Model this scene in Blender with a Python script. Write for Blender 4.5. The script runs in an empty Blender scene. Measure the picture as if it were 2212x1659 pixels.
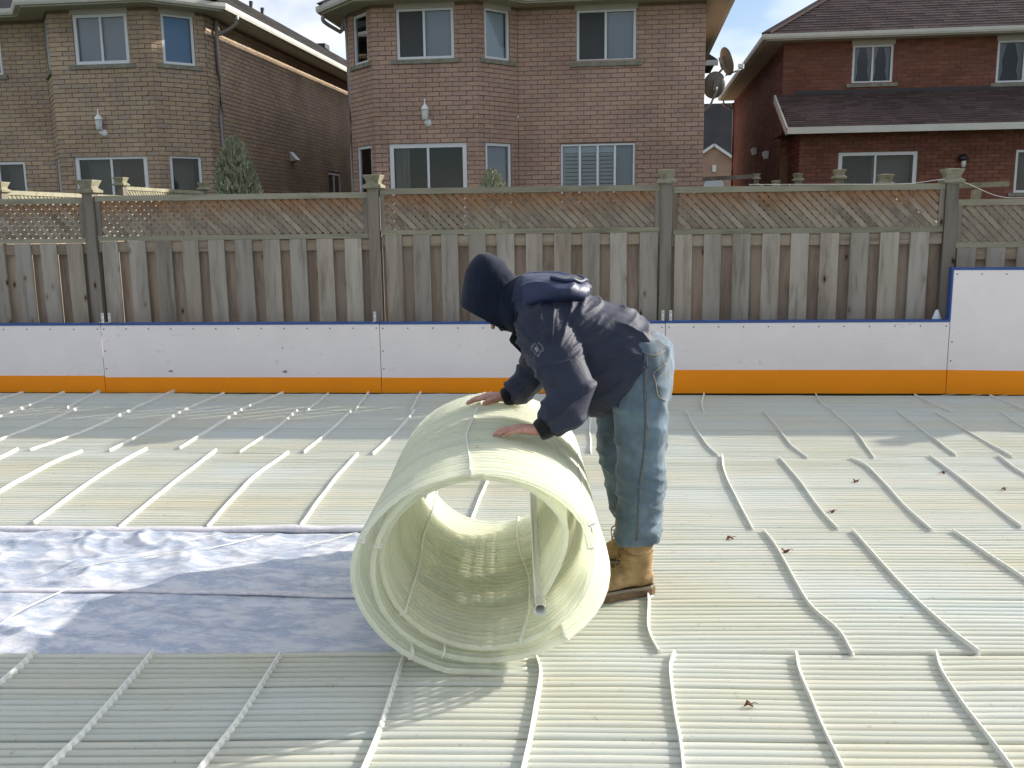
import bpy, bmesh, math, random
import numpy as np
from mathutils import Vector, Matrix, noise as mnoise
from mathutils.bvhtree import BVHTree

random.seed(7)
RNG = np.random.default_rng(7)
SC = bpy.context.scene
COL = SC.collection

# ------------------------------------------------------------------ camera
F_PX, PITCH, ROLL, YAW, CAM_H = 2028.0, 0.17310, -0.01208, 0.12664, 1.5
cp, sp = math.cos(PITCH), math.sin(PITCH)
fw = Vector((-math.sin(YAW) * cp, math.cos(YAW) * cp, -sp))
rt = Vector((math.cos(YAW), math.sin(YAW), 0))
up = rt.cross(fw)
r2 = math.cos(ROLL) * rt + math.sin(ROLL) * up
u2 = -math.sin(ROLL) * rt + math.cos(ROLL) * up
cam_d = bpy.data.cameras.new('camera')
cam = bpy.data.objects.new('camera', cam_d)
COL.objects.link(cam)
M = Matrix((( r2.x, u2.x, -fw.x, 0), (r2.y, u2.y, -fw.y, 0), (r2.z, u2.z, -fw.z, CAM_H), (0, 0, 0, 1)))
cam.matrix_world = M
cam_d.sensor_width = 36
cam_d.lens = F_PX / 2212 * 36
cam_d.clip_start = 0.05
cam_d.clip_end = 2000
SC.camera = cam

# ------------------------------------------------------------------ sky and sun
SUN = Vector((1.97, 1.34, 1.0)).normalized()          # direction towards the sun
SUN_EL = math.asin(SUN.z)
SUN_AZ = math.atan2(SUN.x, SUN.y)
world = bpy.data.worlds.new('World')
SC.world = world
world.use_nodes = True
wn, wl = world.node_tree.nodes, world.node_tree.links
for n in list(wn):
    wn.remove(n)
w_out = wn.new('ShaderNodeOutputWorld')
w_bg = wn.new('ShaderNodeBackground')
w_bg.inputs['Strength'].default_value = 0.15
sky = wn.new('ShaderNodeTexSky')
sky.sky_type = 'NISHITA'
sky.sun_disc = False
sky.sun_elevation = SUN_EL
sky.sun_rotation = SUN_AZ
sky.air_density = 1.0
sky.dust_density = 0.6
tc = wn.new('ShaderNodeTexCoord')
wmap = wn.new('ShaderNodeMapping')
wmap.inputs['Scale'].default_value = (1.0, 1.0, 2.2)
wmap.inputs['Location'].default_value = (1.3, 0.1, 0.3)
wl.new(tc.outputs['Generated'], wmap.inputs['Vector'])
cn1 = wn.new('ShaderNodeTexNoise')
cn1.inputs['Scale'].default_value = 3.4
cn1.inputs['Detail'].default_value = 7
cn1.inputs['Roughness'].default_value = 0.52
wl.new(wmap.outputs['Vector'], cn1.inputs['Vector'])
cr1 = wn.new('ShaderNodeValToRGB')
cr1.color_ramp.elements[0].position = 0.36
cr1.color_ramp.elements[0].color = (0, 0, 0, 1)
cr1.color_ramp.elements[1].position = 0.56
cr1.color_ramp.elements[1].color = (1, 1, 1, 1)
wl.new(cn1.outputs['Fac'], cr1.inputs['Fac'])
cn2 = wn.new('ShaderNodeTexNoise')
cn2.inputs['Scale'].default_value = 5.0
cn2.inputs['Detail'].default_value = 5
wl.new(wmap.outputs['Vector'], cn2.inputs['Vector'])
cr2 = wn.new('ShaderNodeValToRGB')                     # cloud radiance: grey undersides to white tops
cr2.color_ramp.elements[0].position = 0.35
cr2.color_ramp.elements[0].color = (2.9, 3.25, 3.9, 1)
cr2.color_ramp.elements[1].position = 0.65
cr2.color_ramp.elements[1].color = (4.6, 4.6, 4.6, 1)
wl.new(cn2.outputs['Fac'], cr2.inputs['Fac'])
wmix = wn.new('ShaderNodeMix')
wmix.data_type = 'RGBA'
wl.new(cr1.outputs['Color'], wmix.inputs['Factor'])
wdim = wn.new('ShaderNodeVectorMath'); wdim.operation = 'MULTIPLY'
wdim.inputs[1].default_value = (0.50, 0.50, 0.54)
wl.new(sky.outputs['Color'], wdim.inputs[0])
wl.new(wdim.outputs[0], wmix.inputs['A'])
wl.new(cr2.outputs['Color'], wmix.inputs['B'])
wdot = wn.new('ShaderNodeVectorMath'); wdot.operation = 'DOT_PRODUCT'    # thin cloud is brighter round the sun
wnrm = wn.new('ShaderNodeVectorMath'); wnrm.operation = 'NORMALIZE'
wl.new(tc.outputs['Generated'], wnrm.inputs[0])
wl.new(wnrm.outputs[0], wdot.inputs[0]); wdot.inputs[1].default_value = SUN
wcl = wn.new('ShaderNodeMath'); wcl.operation = 'MAXIMUM'; wcl.inputs[1].default_value = 0.0
wl.new(wdot.outputs['Value'], wcl.inputs[0])
wpw = wn.new('ShaderNodeMath'); wpw.operation = 'POWER'; wpw.inputs[1].default_value = 12.0
wl.new(wcl.outputs[0], wpw.inputs[0])
wma = wn.new('ShaderNodeMath'); wma.operation = 'MULTIPLY_ADD'; wma.inputs[1].default_value = 2.0; wma.inputs[2].default_value = 1.0
wl.new(wpw.outputs[0], wma.inputs[0])
wsc = wn.new('ShaderNodeVectorMath'); wsc.operation = 'SCALE'
wl.new(wmix.outputs['Result'], wsc.inputs[0]); wl.new(wma.outputs[0], wsc.inputs['Scale'])
wl.new(wsc.outputs[0], w_bg.inputs['Color'])
wl.new(w_bg.outputs['Background'], w_out.inputs['Surface'])

sun_d = bpy.data.lights.new('sun', 'SUN')
sun_d.energy = 4.7
sun_d.angle = math.radians(0.6)
sun_d.color = (1.0, 0.94, 0.84)
sun = bpy.data.objects.new('sun', sun_d)
COL.objects.link(sun)
sun.location = (20, 14, 12)
sun.rotation_euler = (-SUN).to_track_quat('-Z', 'Y').to_euler()

SC.view_settings.view_transform = 'Standard'
SC.view_settings.look = 'None'
SC.view_settings.exposure = 0.88
SC.view_settings.gamma = 1.0
SC.view_settings.use_curve_mapping = False
SC.render.engine = 'CYCLES'
SC.cycles.use_denoising = True
SC.cycles.max_bounces = 16
SC.cycles.diffuse_bounces = 8
SC.cycles.transmission_bounces = 12
SC.cycles.transparent_max_bounces = 12

# ------------------------------------------------------------------ helpers: materials
def new_mat(name):
    m = bpy.data.materials.new(name)
    m.use_nodes = True
    nt = m.node_tree
    b = nt.nodes['Principled BSDF']
    return m, nt.nodes, nt.links, b


def plain(name, col, rough=0.6, spec=0.5, metal=0.0, bump=0.0, bscale=60.0):
    m, N, L, b = new_mat(name)
    b.inputs['Base Color'].default_value = (*col, 1)
    b.inputs['Roughness'].default_value = rough
    b.inputs['Specular IOR Level'].default_value = spec
    b.inputs['Metallic'].default_value = metal
    if bump:
        add_bump(N, L, b, pos_noise(N, L, (1, 1, 1), bscale, 4), bump)
    return m


def coords(N, L, stretch=(1, 1, 1), rnd=True):
    g = N.new('ShaderNodeNewGeometry')
    out = g.outputs['Position']
    if rnd:
        oi = N.new('ShaderNodeObjectInfo')
        mu = N.new('ShaderNodeMath'); mu.operation = 'MULTIPLY'
        mu.inputs[1].default_value = 53.0
        L.new(oi.outputs['Random'], mu.inputs[0])
        ad = N.new('ShaderNodeVectorMath'); ad.operation = 'ADD'
        L.new(out, ad.inputs[0]); L.new(mu.outputs[0], ad.inputs[1])
        out = ad.outputs[0]
    mp = N.new('ShaderNodeMapping')
    mp.inputs['Scale'].default_value = stretch
    L.new(out, mp.inputs['Vector'])
    return mp.outputs['Vector']


def pos_noise(N, L, stretch, scale, detail=4, rnd=True, rough=0.55, dist=0.0):
    t = N.new('ShaderNodeTexNoise')
    t.inputs['Scale'].default_value = scale
    t.inputs['Detail'].default_value = detail
    t.inputs['Roughness'].default_value = rough
    t.inputs['Distortion'].default_value = dist
    L.new(coords(N, L, stretch, rnd), t.inputs['Vector'])
    return t.outputs['Fac']


def ramp(N, L, fac, stops, interp='LINEAR'):
    r = N.new('ShaderNodeValToRGB')
    r.color_ramp.interpolation = interp
    e = r.color_ramp.elements
    e[0].position, e[0].color = stops[0][0], (*stops[0][1], 1)
    e[1].position, e[1].color = stops[-1][0], (*stops[-1][1], 1)
    for p, c in stops[1:-1]:
        x = e.new(p); x.color = (*c, 1)
    L.new(fac, r.inputs['Fac'])
    return r.outputs['Color']


def mixc(N, L, fac, a, b, mode='MIX'):
    x = N.new('ShaderNodeMix')
    x.data_type = 'RGBA'
    x.blend_type = mode
    if isinstance(fac, (int, float)):
        x.inputs['Factor'].default_value = fac
    else:
        L.new(fac, x.inputs['Factor'])
    for k, v in (('A', a), ('B', b)):
        if isinstance(v, tuple):
            x.inputs[k].default_value = (*v, 1)
        else:
            L.new(v, x.inputs[k])
    return x.outputs['Result']


def add_bump(N, L, b, h, strength, dist=0.01):
    bp = N.new('ShaderNodeBump')
    bp.inputs['Strength'].default_value = strength
    bp.inputs['Distance'].default_value = dist
    L.new(h, bp.inputs['Height'])
    L.new(bp.outputs['Normal'], b.inputs['Normal'])
    return bp


def mottled(name, stops, stretch=(1, 1, 1), scale=6, rough=0.75, spec=0.3, bump=0.0, fine=40, detail=5, rnd=True, sheen=0.0):
    m, N, L, b = new_mat(name)
    c = ramp(N, L, pos_noise(N, L, stretch, scale, detail, rnd), stops)
    f = pos_noise(N, L, stretch, fine, 3, rnd)
    g = ramp(N, L, f, [(0.3, (0.82, 0.82, 0.82)), (0.7, (1.1, 1.1, 1.1))])
    L.new(mixc(N, L, 1.0, c, g, 'MULTIPLY'), b.inputs['Base Color'])
    b.inputs['Roughness'].default_value = rough
    b.inputs['Specular IOR Level'].default_value = spec
    b.inputs['Sheen Weight'].default_value = sheen
    if bump:
        add_bump(N, L, b, f, bump)
    return m


def brick_mat(name, shades):
    m, N, L, b = new_mat(name)
    g = N.new('ShaderNodeNewGeometry')
    oi = N.new('ShaderNodeObjectInfo')
    a = N.new('ShaderNodeMath'); a.operation = 'ADD'
    L.new(g.outputs['Random Per Island'], a.inputs[0]); L.new(oi.outputs['Random'], a.inputs[1])
    fr = N.new('ShaderNodeMath'); fr.operation = 'FRACT'
    L.new(a.outputs[0], fr.inputs[0])
    n = len(shades)
    base = ramp(N, L, fr.outputs[0], [(i / (n - 1), s) for i, s in enumerate(shades)])
    f = pos_noise(N, L, (1, 1, 1), 45, 5, False, 0.7)
    v = ramp(N, L, f, [(0.3, (0.72, 0.72, 0.72)), (0.72, (1.22, 1.2, 1.18))])
    big = ramp(N, L, pos_noise(N, L, (1, 1, 1), 0.9, 3, False), [(0.3, (0.80, 0.79, 0.79)), (0.7, (1.12, 1.12, 1.12))])
    c = mixc(N, L, 1.0, base, v, 'MULTIPLY')
    L.new(mixc(N, L, 1.0, c, big, 'MULTIPLY'), b.inputs['Base Color'])
    b.inputs['Roughness'].default_value = 0.9
    b.inputs['Specular IOR Level'].default_value = 0.2
    add_bump(N, L, b, f, 0.5, 0.004)
    return m


def wood_mat(name, stops, stretch, knots=True, top_stain=None):
    m, N, L, b = new_mat(name)
    lo = pos_noise(N, L, stretch, 3.0, 4)
    hi = pos_noise(N, L, stretch, 16.0, 6, True, 0.65, 0.4)
    c = ramp(N, L, lo, stops)
    oi = N.new('ShaderNodeObjectInfo')
    tint = ramp(N, L, oi.outputs['Random'], [(0.0, (0.86, 0.85, 0.84)), (0.45, (1.0, 1.0, 1.0)), (0.8, (1.07, 1.03, 0.97)), (1.0, (0.93, 0.94, 0.95))])
    c = mixc(N, L, 1.0, c, tint, 'MULTIPLY')
    g = ramp(N, L, hi, [(0.30, (0.62, 0.60, 0.58)), (0.5, (0.97, 0.97, 0.97)), (0.75, (1.12, 1.12, 1.12))])
    c = mixc(N, L, 1.0, c, g, 'MULTIPLY')
    if top_stain:
        z0, z1, col = top_stain
        ge = N.new('ShaderNodeNewGeometry')
        sx = N.new('ShaderNodeSeparateXYZ'); L.new(ge.outputs['Position'], sx.inputs[0])
        wob = N.new('ShaderNodeMath'); wob.operation = 'MULTIPLY_ADD'
        wob.inputs[1].default_value = 0.34; wob.inputs[2].default_value = -0.17
        L.new(pos_noise(N, L, (1, 1, 1), 2.6, 4), wob.inputs[0])
        zz = N.new('ShaderNodeMath'); zz.operation = 'ADD'
        L.new(sx.outputs['Z'], zz.inputs[0]); L.new(wob.outputs[0], zz.inputs[1])
        mr = N.new('ShaderNodeMapRange')
        mr.inputs['From Min'].default_value = z0; mr.inputs['From Max'].default_value = z1
        L.new(zz.outputs[0], mr.inputs['Value'])
        st = mixc(N, L, 1.0, col, g, 'MULTIPLY')
        c = mixc(N, L, mr.outputs['Result'], c, st)
    if knots:
        vo = N.new('ShaderNodeTexVoronoi')
        vo.inputs['Scale'].default_value = 6.2
        L.new(coords(N, L, tuple(0.45 if s < 0.5 else 1.0 for s in stretch)), vo.inputs['Vector'])
        k = ramp(N, L, vo.outputs['Distance'], [(0.045, (0.16, 0.12, 0.09)), (0.085, (0.8, 0.76, 0.72)), (0.16, (1, 1, 1))])
        c = mixc(N, L, 1.0, c, k, 'MULTIPLY')
    L.new(c, b.inputs['Base Color'])
    b.inputs['Roughness'].default_value = 0.88
    b.inputs['Specular IOR Level'].default_value = 0.2
    add_bump(N, L, b, hi, 0.45, 0.004)
    return m


def glass_mat(name, tint=(0.8, 0.85, 0.9), ior=1.75):
    m, N, L, b = new_mat(name)
    N.remove(b)
    out = [n for n in N if n.type == 'OUTPUT_MATERIAL'][0]
    tr = N.new('ShaderNodeBsdfTransparent'); tr.inputs['Color'].default_value = (*tint, 1)
    gl = N.new('ShaderNodeBsdfGlossy'); gl.inputs['Roughness'].default_value = 0.02
    gl.inputs['Color'].default_value = (0.9, 0.93, 0.95, 1)
    fr = N.new('ShaderNodeFresnel'); fr.inputs['IOR'].default_value = ior
    bp = N.new('ShaderNodeBump'); bp.inputs['Strength'].default_value = 0.05; bp.inputs['Distance'].default_value = 0.02
    L.new(pos_noise(N, L, (1, 1, 1), 1.6, 2), bp.inputs['Height'])
    L.new(bp.outputs['Normal'], gl.inputs['Normal'])
    mx = N.new('ShaderNodeMixShader')
    L.new(fr.outputs[0], mx.inputs[0]); L.new(tr.outputs[0], mx.inputs[1]); L.new(gl.outputs[0], mx.inputs[2])
    L.new(mx.outputs[0], out.inputs['Surface'])
    return m


def plastic_tube_mat(name, c_lo, c_hi, transl=0.35, dirt=0.5, clear=0.0):
    m, N, L, b = new_mat(name)
    out = [n for n in N if n.type == 'OUTPUT_MATERIAL'][0]
    big = pos_noise(N, L, (0.5, 1.2, 1), 1.3, 4, False)
    c = ramp(N, L, big, [(0.32, c_lo), (0.68, c_hi)])
    oi = N.new('ShaderNodeObjectInfo')
    tint = ramp(N, L, oi.outputs['Random'], [(0.0, (0.90, 0.91, 0.88)), (0.5, (1, 1, 1)), (1.0, (1.03, 1.0, 0.97))])
    c = mixc(N, L, 1.0, c, tint, 'MULTIPLY')
    sp1 = pos_noise(N, L, (1, 1, 1), 30, 5, False, 0.72)
    spots = ramp(N, L, sp1, [(0.625, (0, 0, 0)), (0.73, (dirt, dirt, dirt))])
    c = mixc(N, L, spots, c, (0.24, 0.19, 0.09))
    L.new(c, b.inputs['Base Color'])
    b.inputs['Roughness'].default_value = 0.28
    b.inputs['Specular IOR Level'].default_value = 0.5
    tl = N.new('ShaderNodeBsdfTranslucent')
    L.new(c, tl.inputs['Color'])
    mx = N.new('ShaderNodeMixShader'); mx.inputs[0].default_value = transl
    L.new(b.outputs[0], mx.inputs[1]); L.new(tl.outputs[0], mx.inputs[2])
    tp_ = N.new('ShaderNodeBsdfTransparent'); tp_.inputs['Color'].default_value = (0.97, 0.98, 0.94, 1)
    m2x = N.new('ShaderNodeMixShader'); m2x.inputs[0].default_value = clear
    L.new(mx.outputs[0], m2x.inputs[1]); L.new(tp_.outputs[0], m2x.inputs[2])
    L.new(m2x.outputs[0], out.inputs['Surface'])
    return m


# ------------------------------------------------------------------ helpers: geometry
class MB:
    """collects vertices and faces of one part"""
    def __init__(self):
        self.v, self.f = [], []

    def add(self, vs, fs):
        n = len(self.v)
        self.v += [tuple(p) for p in vs]
        self.f += [tuple(i + n for i in f) for f in fs]

    def box(self, c, s):
        (x, y, z), (a, b, d) = c, (s[0] / 2, s[1] / 2, s[2] / 2)
        self.add([(x + i * a, y + j * b, z + k * d) for i in (-1, 1) for j in (-1, 1) for k in (-1, 1)],
                 [(0, 1, 3, 2), (4, 6, 7, 5), (0, 4, 5, 1), (2, 3, 7, 6), (0, 2, 6, 4), (1, 5, 7, 3)])

    def frame_box(self, O, ax, ay, az, lo, hi):
        """box in a local frame, lo / hi are local coordinates"""
        O, ax, ay, az = (Vector(q) for q in (O, ax, ay, az))
        vs = [O + ax * (hi[0] if i else lo[0]) + ay * (hi[1] if j else lo[1]) + az * (hi[2] if k else lo[2])
              for i in (0, 1) for j in (0, 1) for k in (0, 1)]
        self.add(vs, [(0, 1, 3, 2), (4, 6, 7, 5), (0, 4, 5, 1), (2, 3, 7, 6), (0, 2, 6, 4), (1, 5, 7, 3)])

    def beam(self, p, q, w, h, upv=(0, 0, 1)):
        p, q = Vector(p), Vector(q)
        d = (q - p); ln = d.length; d = d / ln
        s = d.cross(Vector(upv))
        if s.length < 1e-4:
            s = d.cross(Vector((1, 0, 0)))
        s.normalize(); t = s.cross(d)
        self.frame_box(p, d, s, t, (0, -w / 2, -h / 2), (ln, w / 2, h / 2))

    def tube(self, pts, r, n=8, caps=True, upv=(0, 0, 1), ew=1.0, eh=1.0):
        pts = [Vector(p) for p in pts]
        m = len(pts)
        rs = r if isinstance(r, (list, tuple)) else [r] * m
        vs = []
        for i, p in enumerate(pts):
            d = (pts[min(i + 1, m - 1)] - pts[max(i - 1, 0)]).normalized()
            s = d.cross(Vector(upv))
            if s.length < 1e-3:
                s = d.cross(Vector((1, 0, 0)))
            s.normalize(); t = s.cross(d)
            vs += [p + (s * (ew * math.cos(2 * math.pi * k / n)) + t * (eh * math.sin(2 * math.pi * k / n))) * rs[i] for k in range(n)]
        fs = [(i * n + k, i * n + (k + 1) % n, (i + 1) * n + (k + 1) % n, (i + 1) * n + k) for i in range(m - 1) for k in range(n)]
        if caps:
            fs += [tuple(reversed(range(n))), tuple(range((m - 1) * n, m * n))]
        self.add(vs, fs)

    def rings(self, rings, caps=True):
        """loft: list of rings, each a list of points"""
        n = len(rings[0])
        vs = [p for r in rings for p in r]
        fs = [(i * n + k, i * n + (k + 1) % n, (i + 1) * n + (k + 1) % n, (i + 1) * n + k) for i in range(len(rings) - 1) for k in range(n)]
        if caps:
            fs += [tuple(reversed(range(n))), tuple(range((len(rings) - 1) * n, len(rings) * n))]
        self.add(vs, fs)

    def lathe(self, c, prof, n=16):
        c = Vector(c)
        self.rings([[c + Vector((math.cos(2 * math.pi * k / n) * r, math.sin(2 * math.pi * k / n) * r, z)) for k in range(n)] for r, z in prof])

    def quad(self, *p):
        self.add(p, [tuple(range(len(p)))])

    def mesh(self, name, mat, off=(0, 0, 0), smooth=False):
        me = bpy.data.meshes.new(name)
        o = Vector(off)
        me.from_pydata([tuple(Vector(p) - o) for p in self.v], [], self.f)
        if mat:
            me.materials.append(mat)
        if smooth:
            me.polygons.foreach_set('use_smooth', [True] * len(me.polygons))
        me.update()
        return me


def tag(o, label=None, cat=None, group=None, kind=None):
    if label: o['label'] = label
    if cat: o['category'] = cat
    if group: o['group'] = group
    if kind: o['kind'] = kind
    return o


def thing(name, loc, label, cat, group=None):
    o = bpy.data.objects.new(name, None)
    o.location = loc
    o.empty_display_size = 0.1
    COL.objects.link(o)
    return tag(o, label, cat, group)


def base_of(o):
    v = Vector((0, 0, 0))
    while o is not None:
        v = v + Vector(o.location)
        o = o.parent
    return v


def part(name, mb, mat, parent=None, smooth=False, kind=None, label=None):
    off = base_of(parent)
    me = mb.mesh(name, mat, off, smooth) if isinstance(mb, MB) else mb
    o = bpy.data.objects.new(name, me)
    COL.objects.link(o)
    if parent is not None:
        o.parent = parent
    if kind: o['kind'] = kind
    if label: o['label'] = label
    return o


def place(name, me, parent, loc, rot=(0, 0, 0), scale=(1, 1, 1)):
    o = bpy.data.objects.new(name, me)
    COL.objects.link(o)
    o.parent = parent
    o.location = Vector(loc) - base_of(parent)
    o.rotation_euler = rot
    o.scale = scale
    return o


def sweep(mb, path, prof, caps=True):
    """profile of (outward offset, z) swept along a plan polyline, mitred; outward = right of travel"""
    P = [Vector((p[0], p[1], 0)) for p in path]
    rings = []
    for i, p in enumerate(P):
        ns = []
        if i > 0:
            d = (p - P[i - 1]).normalized(); ns.append(Vector((d.y, -d.x, 0)))
        if i < len(P) - 1:
            d = (P[i + 1] - p).normalized(); ns.append(Vector((d.y, -d.x, 0)))
        m = ns[0] if len(ns) == 1 else (ns[0] + ns[1]) / (1 + ns[0].dot(ns[1]))
        rings.append([p + m * o + Vector((0, 0, z)) for o, z in prof])
    mb.rings(rings, caps)
    return rings


def offset_path(path, off):
    mb = MB()
    return [r[0] for r in sweep(mb, path, [(off, 0), (off, 1), (off + .1, 1)], False)]


def smooth_curve(pts, n):
    """Catmull-Rom resample"""
    P = [Vector(p) for p in pts]
    P = [P[0] * 2 - P[1]] + P + [P[-1] * 2 - P[-2]]
    out = []
    seg = len(P) - 3
    for k in range(n + 1):
        t = k / n * seg
        i = min(int(t), seg - 1); u = t - i
        a, b, c, d = P[i:i + 4]
        out.append(0.5 * ((2 * b) + (c - a) * u + (2 * a - 5 * b + 4 * c - d) * u * u + (3 * b - a - 3 * c + d) * u ** 3))
    return out


def nz(x, y=0.0, z=0.0):
    return mnoise.noise(Vector((x, y, z)))


# ------------------------------------------------------------------ materials
M_WHITE_VINYL = plain('white_vinyl', (0.62, 0.64, 0.66), 0.4)
M_ALU_TRIM = mottled('aluminium_trim', [(0.3, (0.50, 0.49, 0.44)), (0.7, (0.58, 0.57, 0.52))], scale=2, rough=0.45)
M_SOFFIT = mottled('soffit_panel', [(0.3, (0.40, 0.37, 0.31)), (0.7, (0.46, 0.43, 0.36))], scale=2, rough=0.6)
M_FASCIA_PANEL = plain('fascia_panel', (0.42, 0.38, 0.35), 0.5)
M_SILL = mottled('stone_sill', [(0.3, (0.16, 0.16, 0.12)), (0.7, (0.28, 0.27, 0.22))], scale=8, rough=0.9)
M_GLASS = glass_mat('window_glass', (0.75, 0.8, 0.84), 1.5)
M_SCREEN = plain('insect_screen', (0.045, 0.05, 0.055), 0.7)
M_BLIND = plain('pale_blind', (0.42, 0.46, 0.50), 0.7)
M_BLUE_BLIND = plain('blue_blind', (0.16, 0.36, 0.58), 0.6)
M_WHITE_BLIND = plain('white_shade', (0.66, 0.70, 0.73), 0.7)
M_CURTAIN = mottled('net_curtain', [(0.3, (0.25, 0.24, 0.22)), (0.7, (0.42, 0.40, 0.37))], (14, 14, 0.5), 2, 0.9)
M_DARK_ROOM = plain('dark_room', (0.02, 0.018, 0.016), 0.9)
M_BROWN_ROOM = plain('brown_room', (0.10, 0.065, 0.045), 0.9)
M_TAUPE_ROOM = plain('taupe_room', (0.15, 0.14, 0.12), 0.9)
M_MORTAR = mottled('brown_mortar', [(0.3, (0.175, 0.12, 0.092)), (0.7, (0.215, 0.155, 0.118))], scale=8, rough=0.95)
M_MORTAR_RED = mottled('buff_mortar', [(0.3, (0.17, 0.11, 0.07)), (0.7, (0.23, 0.15, 0.10))], scale=8, rough=0.95)
M_BRICK_TAN = brick_mat('tan_brick', [(0.37, 0.28, 0.195), (0.41, 0.31, 0.215), (0.44, 0.335, 0.24), (0.39, 0.305, 0.23), (0.34, 0.275, 0.225), (0.42, 0.32, 0.22)])
M_BRICK_PINK = brick_mat('pink_brown_brick', [(0.377, 0.253, 0.196), (0.418, 0.282, 0.219), (0.439, 0.302, 0.234), (0.398, 0.272, 0.225), (0.367, 0.253, 0.219), (0.428, 0.297, 0.225)])
M_BRICK_RED = brick_mat('red_brick', [(0.17, 0.070, 0.048), (0.20, 0.084, 0.058), (0.23, 0.10, 0.068), (0.185, 0.08, 0.062), (0.155, 0.066, 0.05)])
M_SHINGLE_BROWN = brick_mat('brown_shingle', [(0.060, 0.042, 0.040), (0.085, 0.058, 0.054), (0.105, 0.075, 0.070), (0.072, 0.050, 0.048)])
M_SHINGLE_GREY = brick_mat('grey_shingle', [(0.045, 0.043, 0.045), (0.065, 0.062, 0.064), (0.085, 0.08, 0.08), (0.055, 0.052, 0.055)])
M_FLASHING = plain('dark_flashing', (0.025, 0.025, 0.028), 0.6)
M_DOWNSPOUT = plain('downspout_paint', (0.27, 0.24, 0.24), 0.35)
M_BLACK = plain('black_plastic', (0.012, 0.012, 0.013), 0.45)
M_METAL = plain('galvanised_steel', (0.55, 0.56, 0.56), 0.45, metal=0.6)
M_LANTERN = plain('white_cast_metal', (0.68, 0.70, 0.70), 0.4)
M_FROST = plain('frosted_glass', (0.55, 0.57, 0.56), 0.2)
M_DISH = plain('grey_dish_paint', (0.10, 0.095, 0.085), 0.5)
M_DISH_ARM = plain('grey_arm_paint', (0.14, 0.145, 0.15), 0.5)

GREYS = [(0.28, (0.235, 0.205, 0.17)), (0.5, (0.32, 0.29, 0.25)), (0.72, (0.38, 0.355, 0.315))]
M_BOARD = wood_mat('weathered_board', GREYS, (1, 1, 0.12))
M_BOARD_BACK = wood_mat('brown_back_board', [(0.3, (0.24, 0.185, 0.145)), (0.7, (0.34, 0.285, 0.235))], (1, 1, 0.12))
M_POST = wood_mat('weathered_post', [(0.28, (0.145, 0.128, 0.105)), (0.72, (0.24, 0.215, 0.185))], (1, 1, 0.08))
M_RAIL = wood_mat('mossy_rail', [(0.28, (0.21, 0.20, 0.14)), (0.72, (0.31, 0.295, 0.23))], (0.1, 1, 1), False)
M_RAIL_BROWN = wood_mat('brown_rail', [(0.3, (0.24, 0.19, 0.14)), (0.7, (0.34, 0.285, 0.22))], (0.1, 1, 1), False)
M_LATTICE = wood_mat('lattice_slat_wood', [(0.28, (0.185, 0.16, 0.125)), (0.72, (0.32, 0.28, 0.225))], (0.5, 1, 0.5), False, (1.52, 1.72, (0.25, 0.135, 0.07)))
M_CAP = wood_mat('post_cap_wood', [(0.3, (0.20, 0.19, 0.13)), (0.7, (0.30, 0.285, 0.21))], (1, 1, 1), False)


def board_paint(name, col, dirt, patch):
    m, N, L, b = new_mat(name)
    n1 = pos_noise(N, L, (1, 1, 1), 2.4, 6, True, 0.62)
    n2 = pos_noise(N, L, (1, 1, 1.6), 13, 5, True, 0.7)
    c = ramp(N, L, n1, [(0.3, tuple(k * 0.93 for k in col)), (0.6, col)])
    s1 = ramp(N, L, n2, [(0.60, (0, 0, 0)), (0.74, (patch, patch, patch))])
    msk = ramp(N, L, n1, [(0.46, (0, 0, 0)), (0.62, (1, 1, 1))])
    s = mixc(N, L, 1.0, s1, msk, 'MULTIPLY')
    c = mixc(N, L, s, c, dirt)
    scr = pos_noise(N, L, (0.6, 1, 9), 7, 3, True, 0.6)
    c = mixc(N, L, ramp(N, L, scr, [(0.69, (0, 0, 0)), (0.71, (0.30, 0.30, 0.30))]), c, dirt)
    L.new(c, b.inputs['Base Color'])
    b.inputs['Roughness'].default_value = 0.5
    b.inputs['Specular IOR Level'].default_value = 0.2
    add_bump(N, L, b, n1, 0.15, 0.01)
    return m


M_BOARD_WHITE = board_paint('white_puckboard', (0.81, 0.755, 0.738), (0.42, 0.36, 0.28), 0.8)
M_KICK = board_paint('orange_kick_strip', (0.95, 0.30, 0.008), (0.75, 0.45, 0.22), 0.55)
M_CAP_BLUE = plain('blue_cap_rail', (0.018, 0.07, 0.25), 0.45)
M_SCREW = plain('screw_head', (0.10, 0.09, 0.08), 0.5)
M_PATCH = plain('worn_bare_patch', (0.30, 0.23, 0.21), 0.8)

M_TUBE = plastic_tube_mat('pale_plastic_tube', (0.79, 0.775, 0.655), (0.80, 0.83, 0.80), 0.48, 0.45)
M_TUBE_ROLL = plastic_tube_mat('rolled_plastic_tube', (0.88, 0.89, 0.78), (0.91, 0.925, 0.855), 0.64, 0.55, 0.22)
M_RIB = plain('white_spacer_plastic', (0.74, 0.735, 0.67), 0.45)


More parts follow.
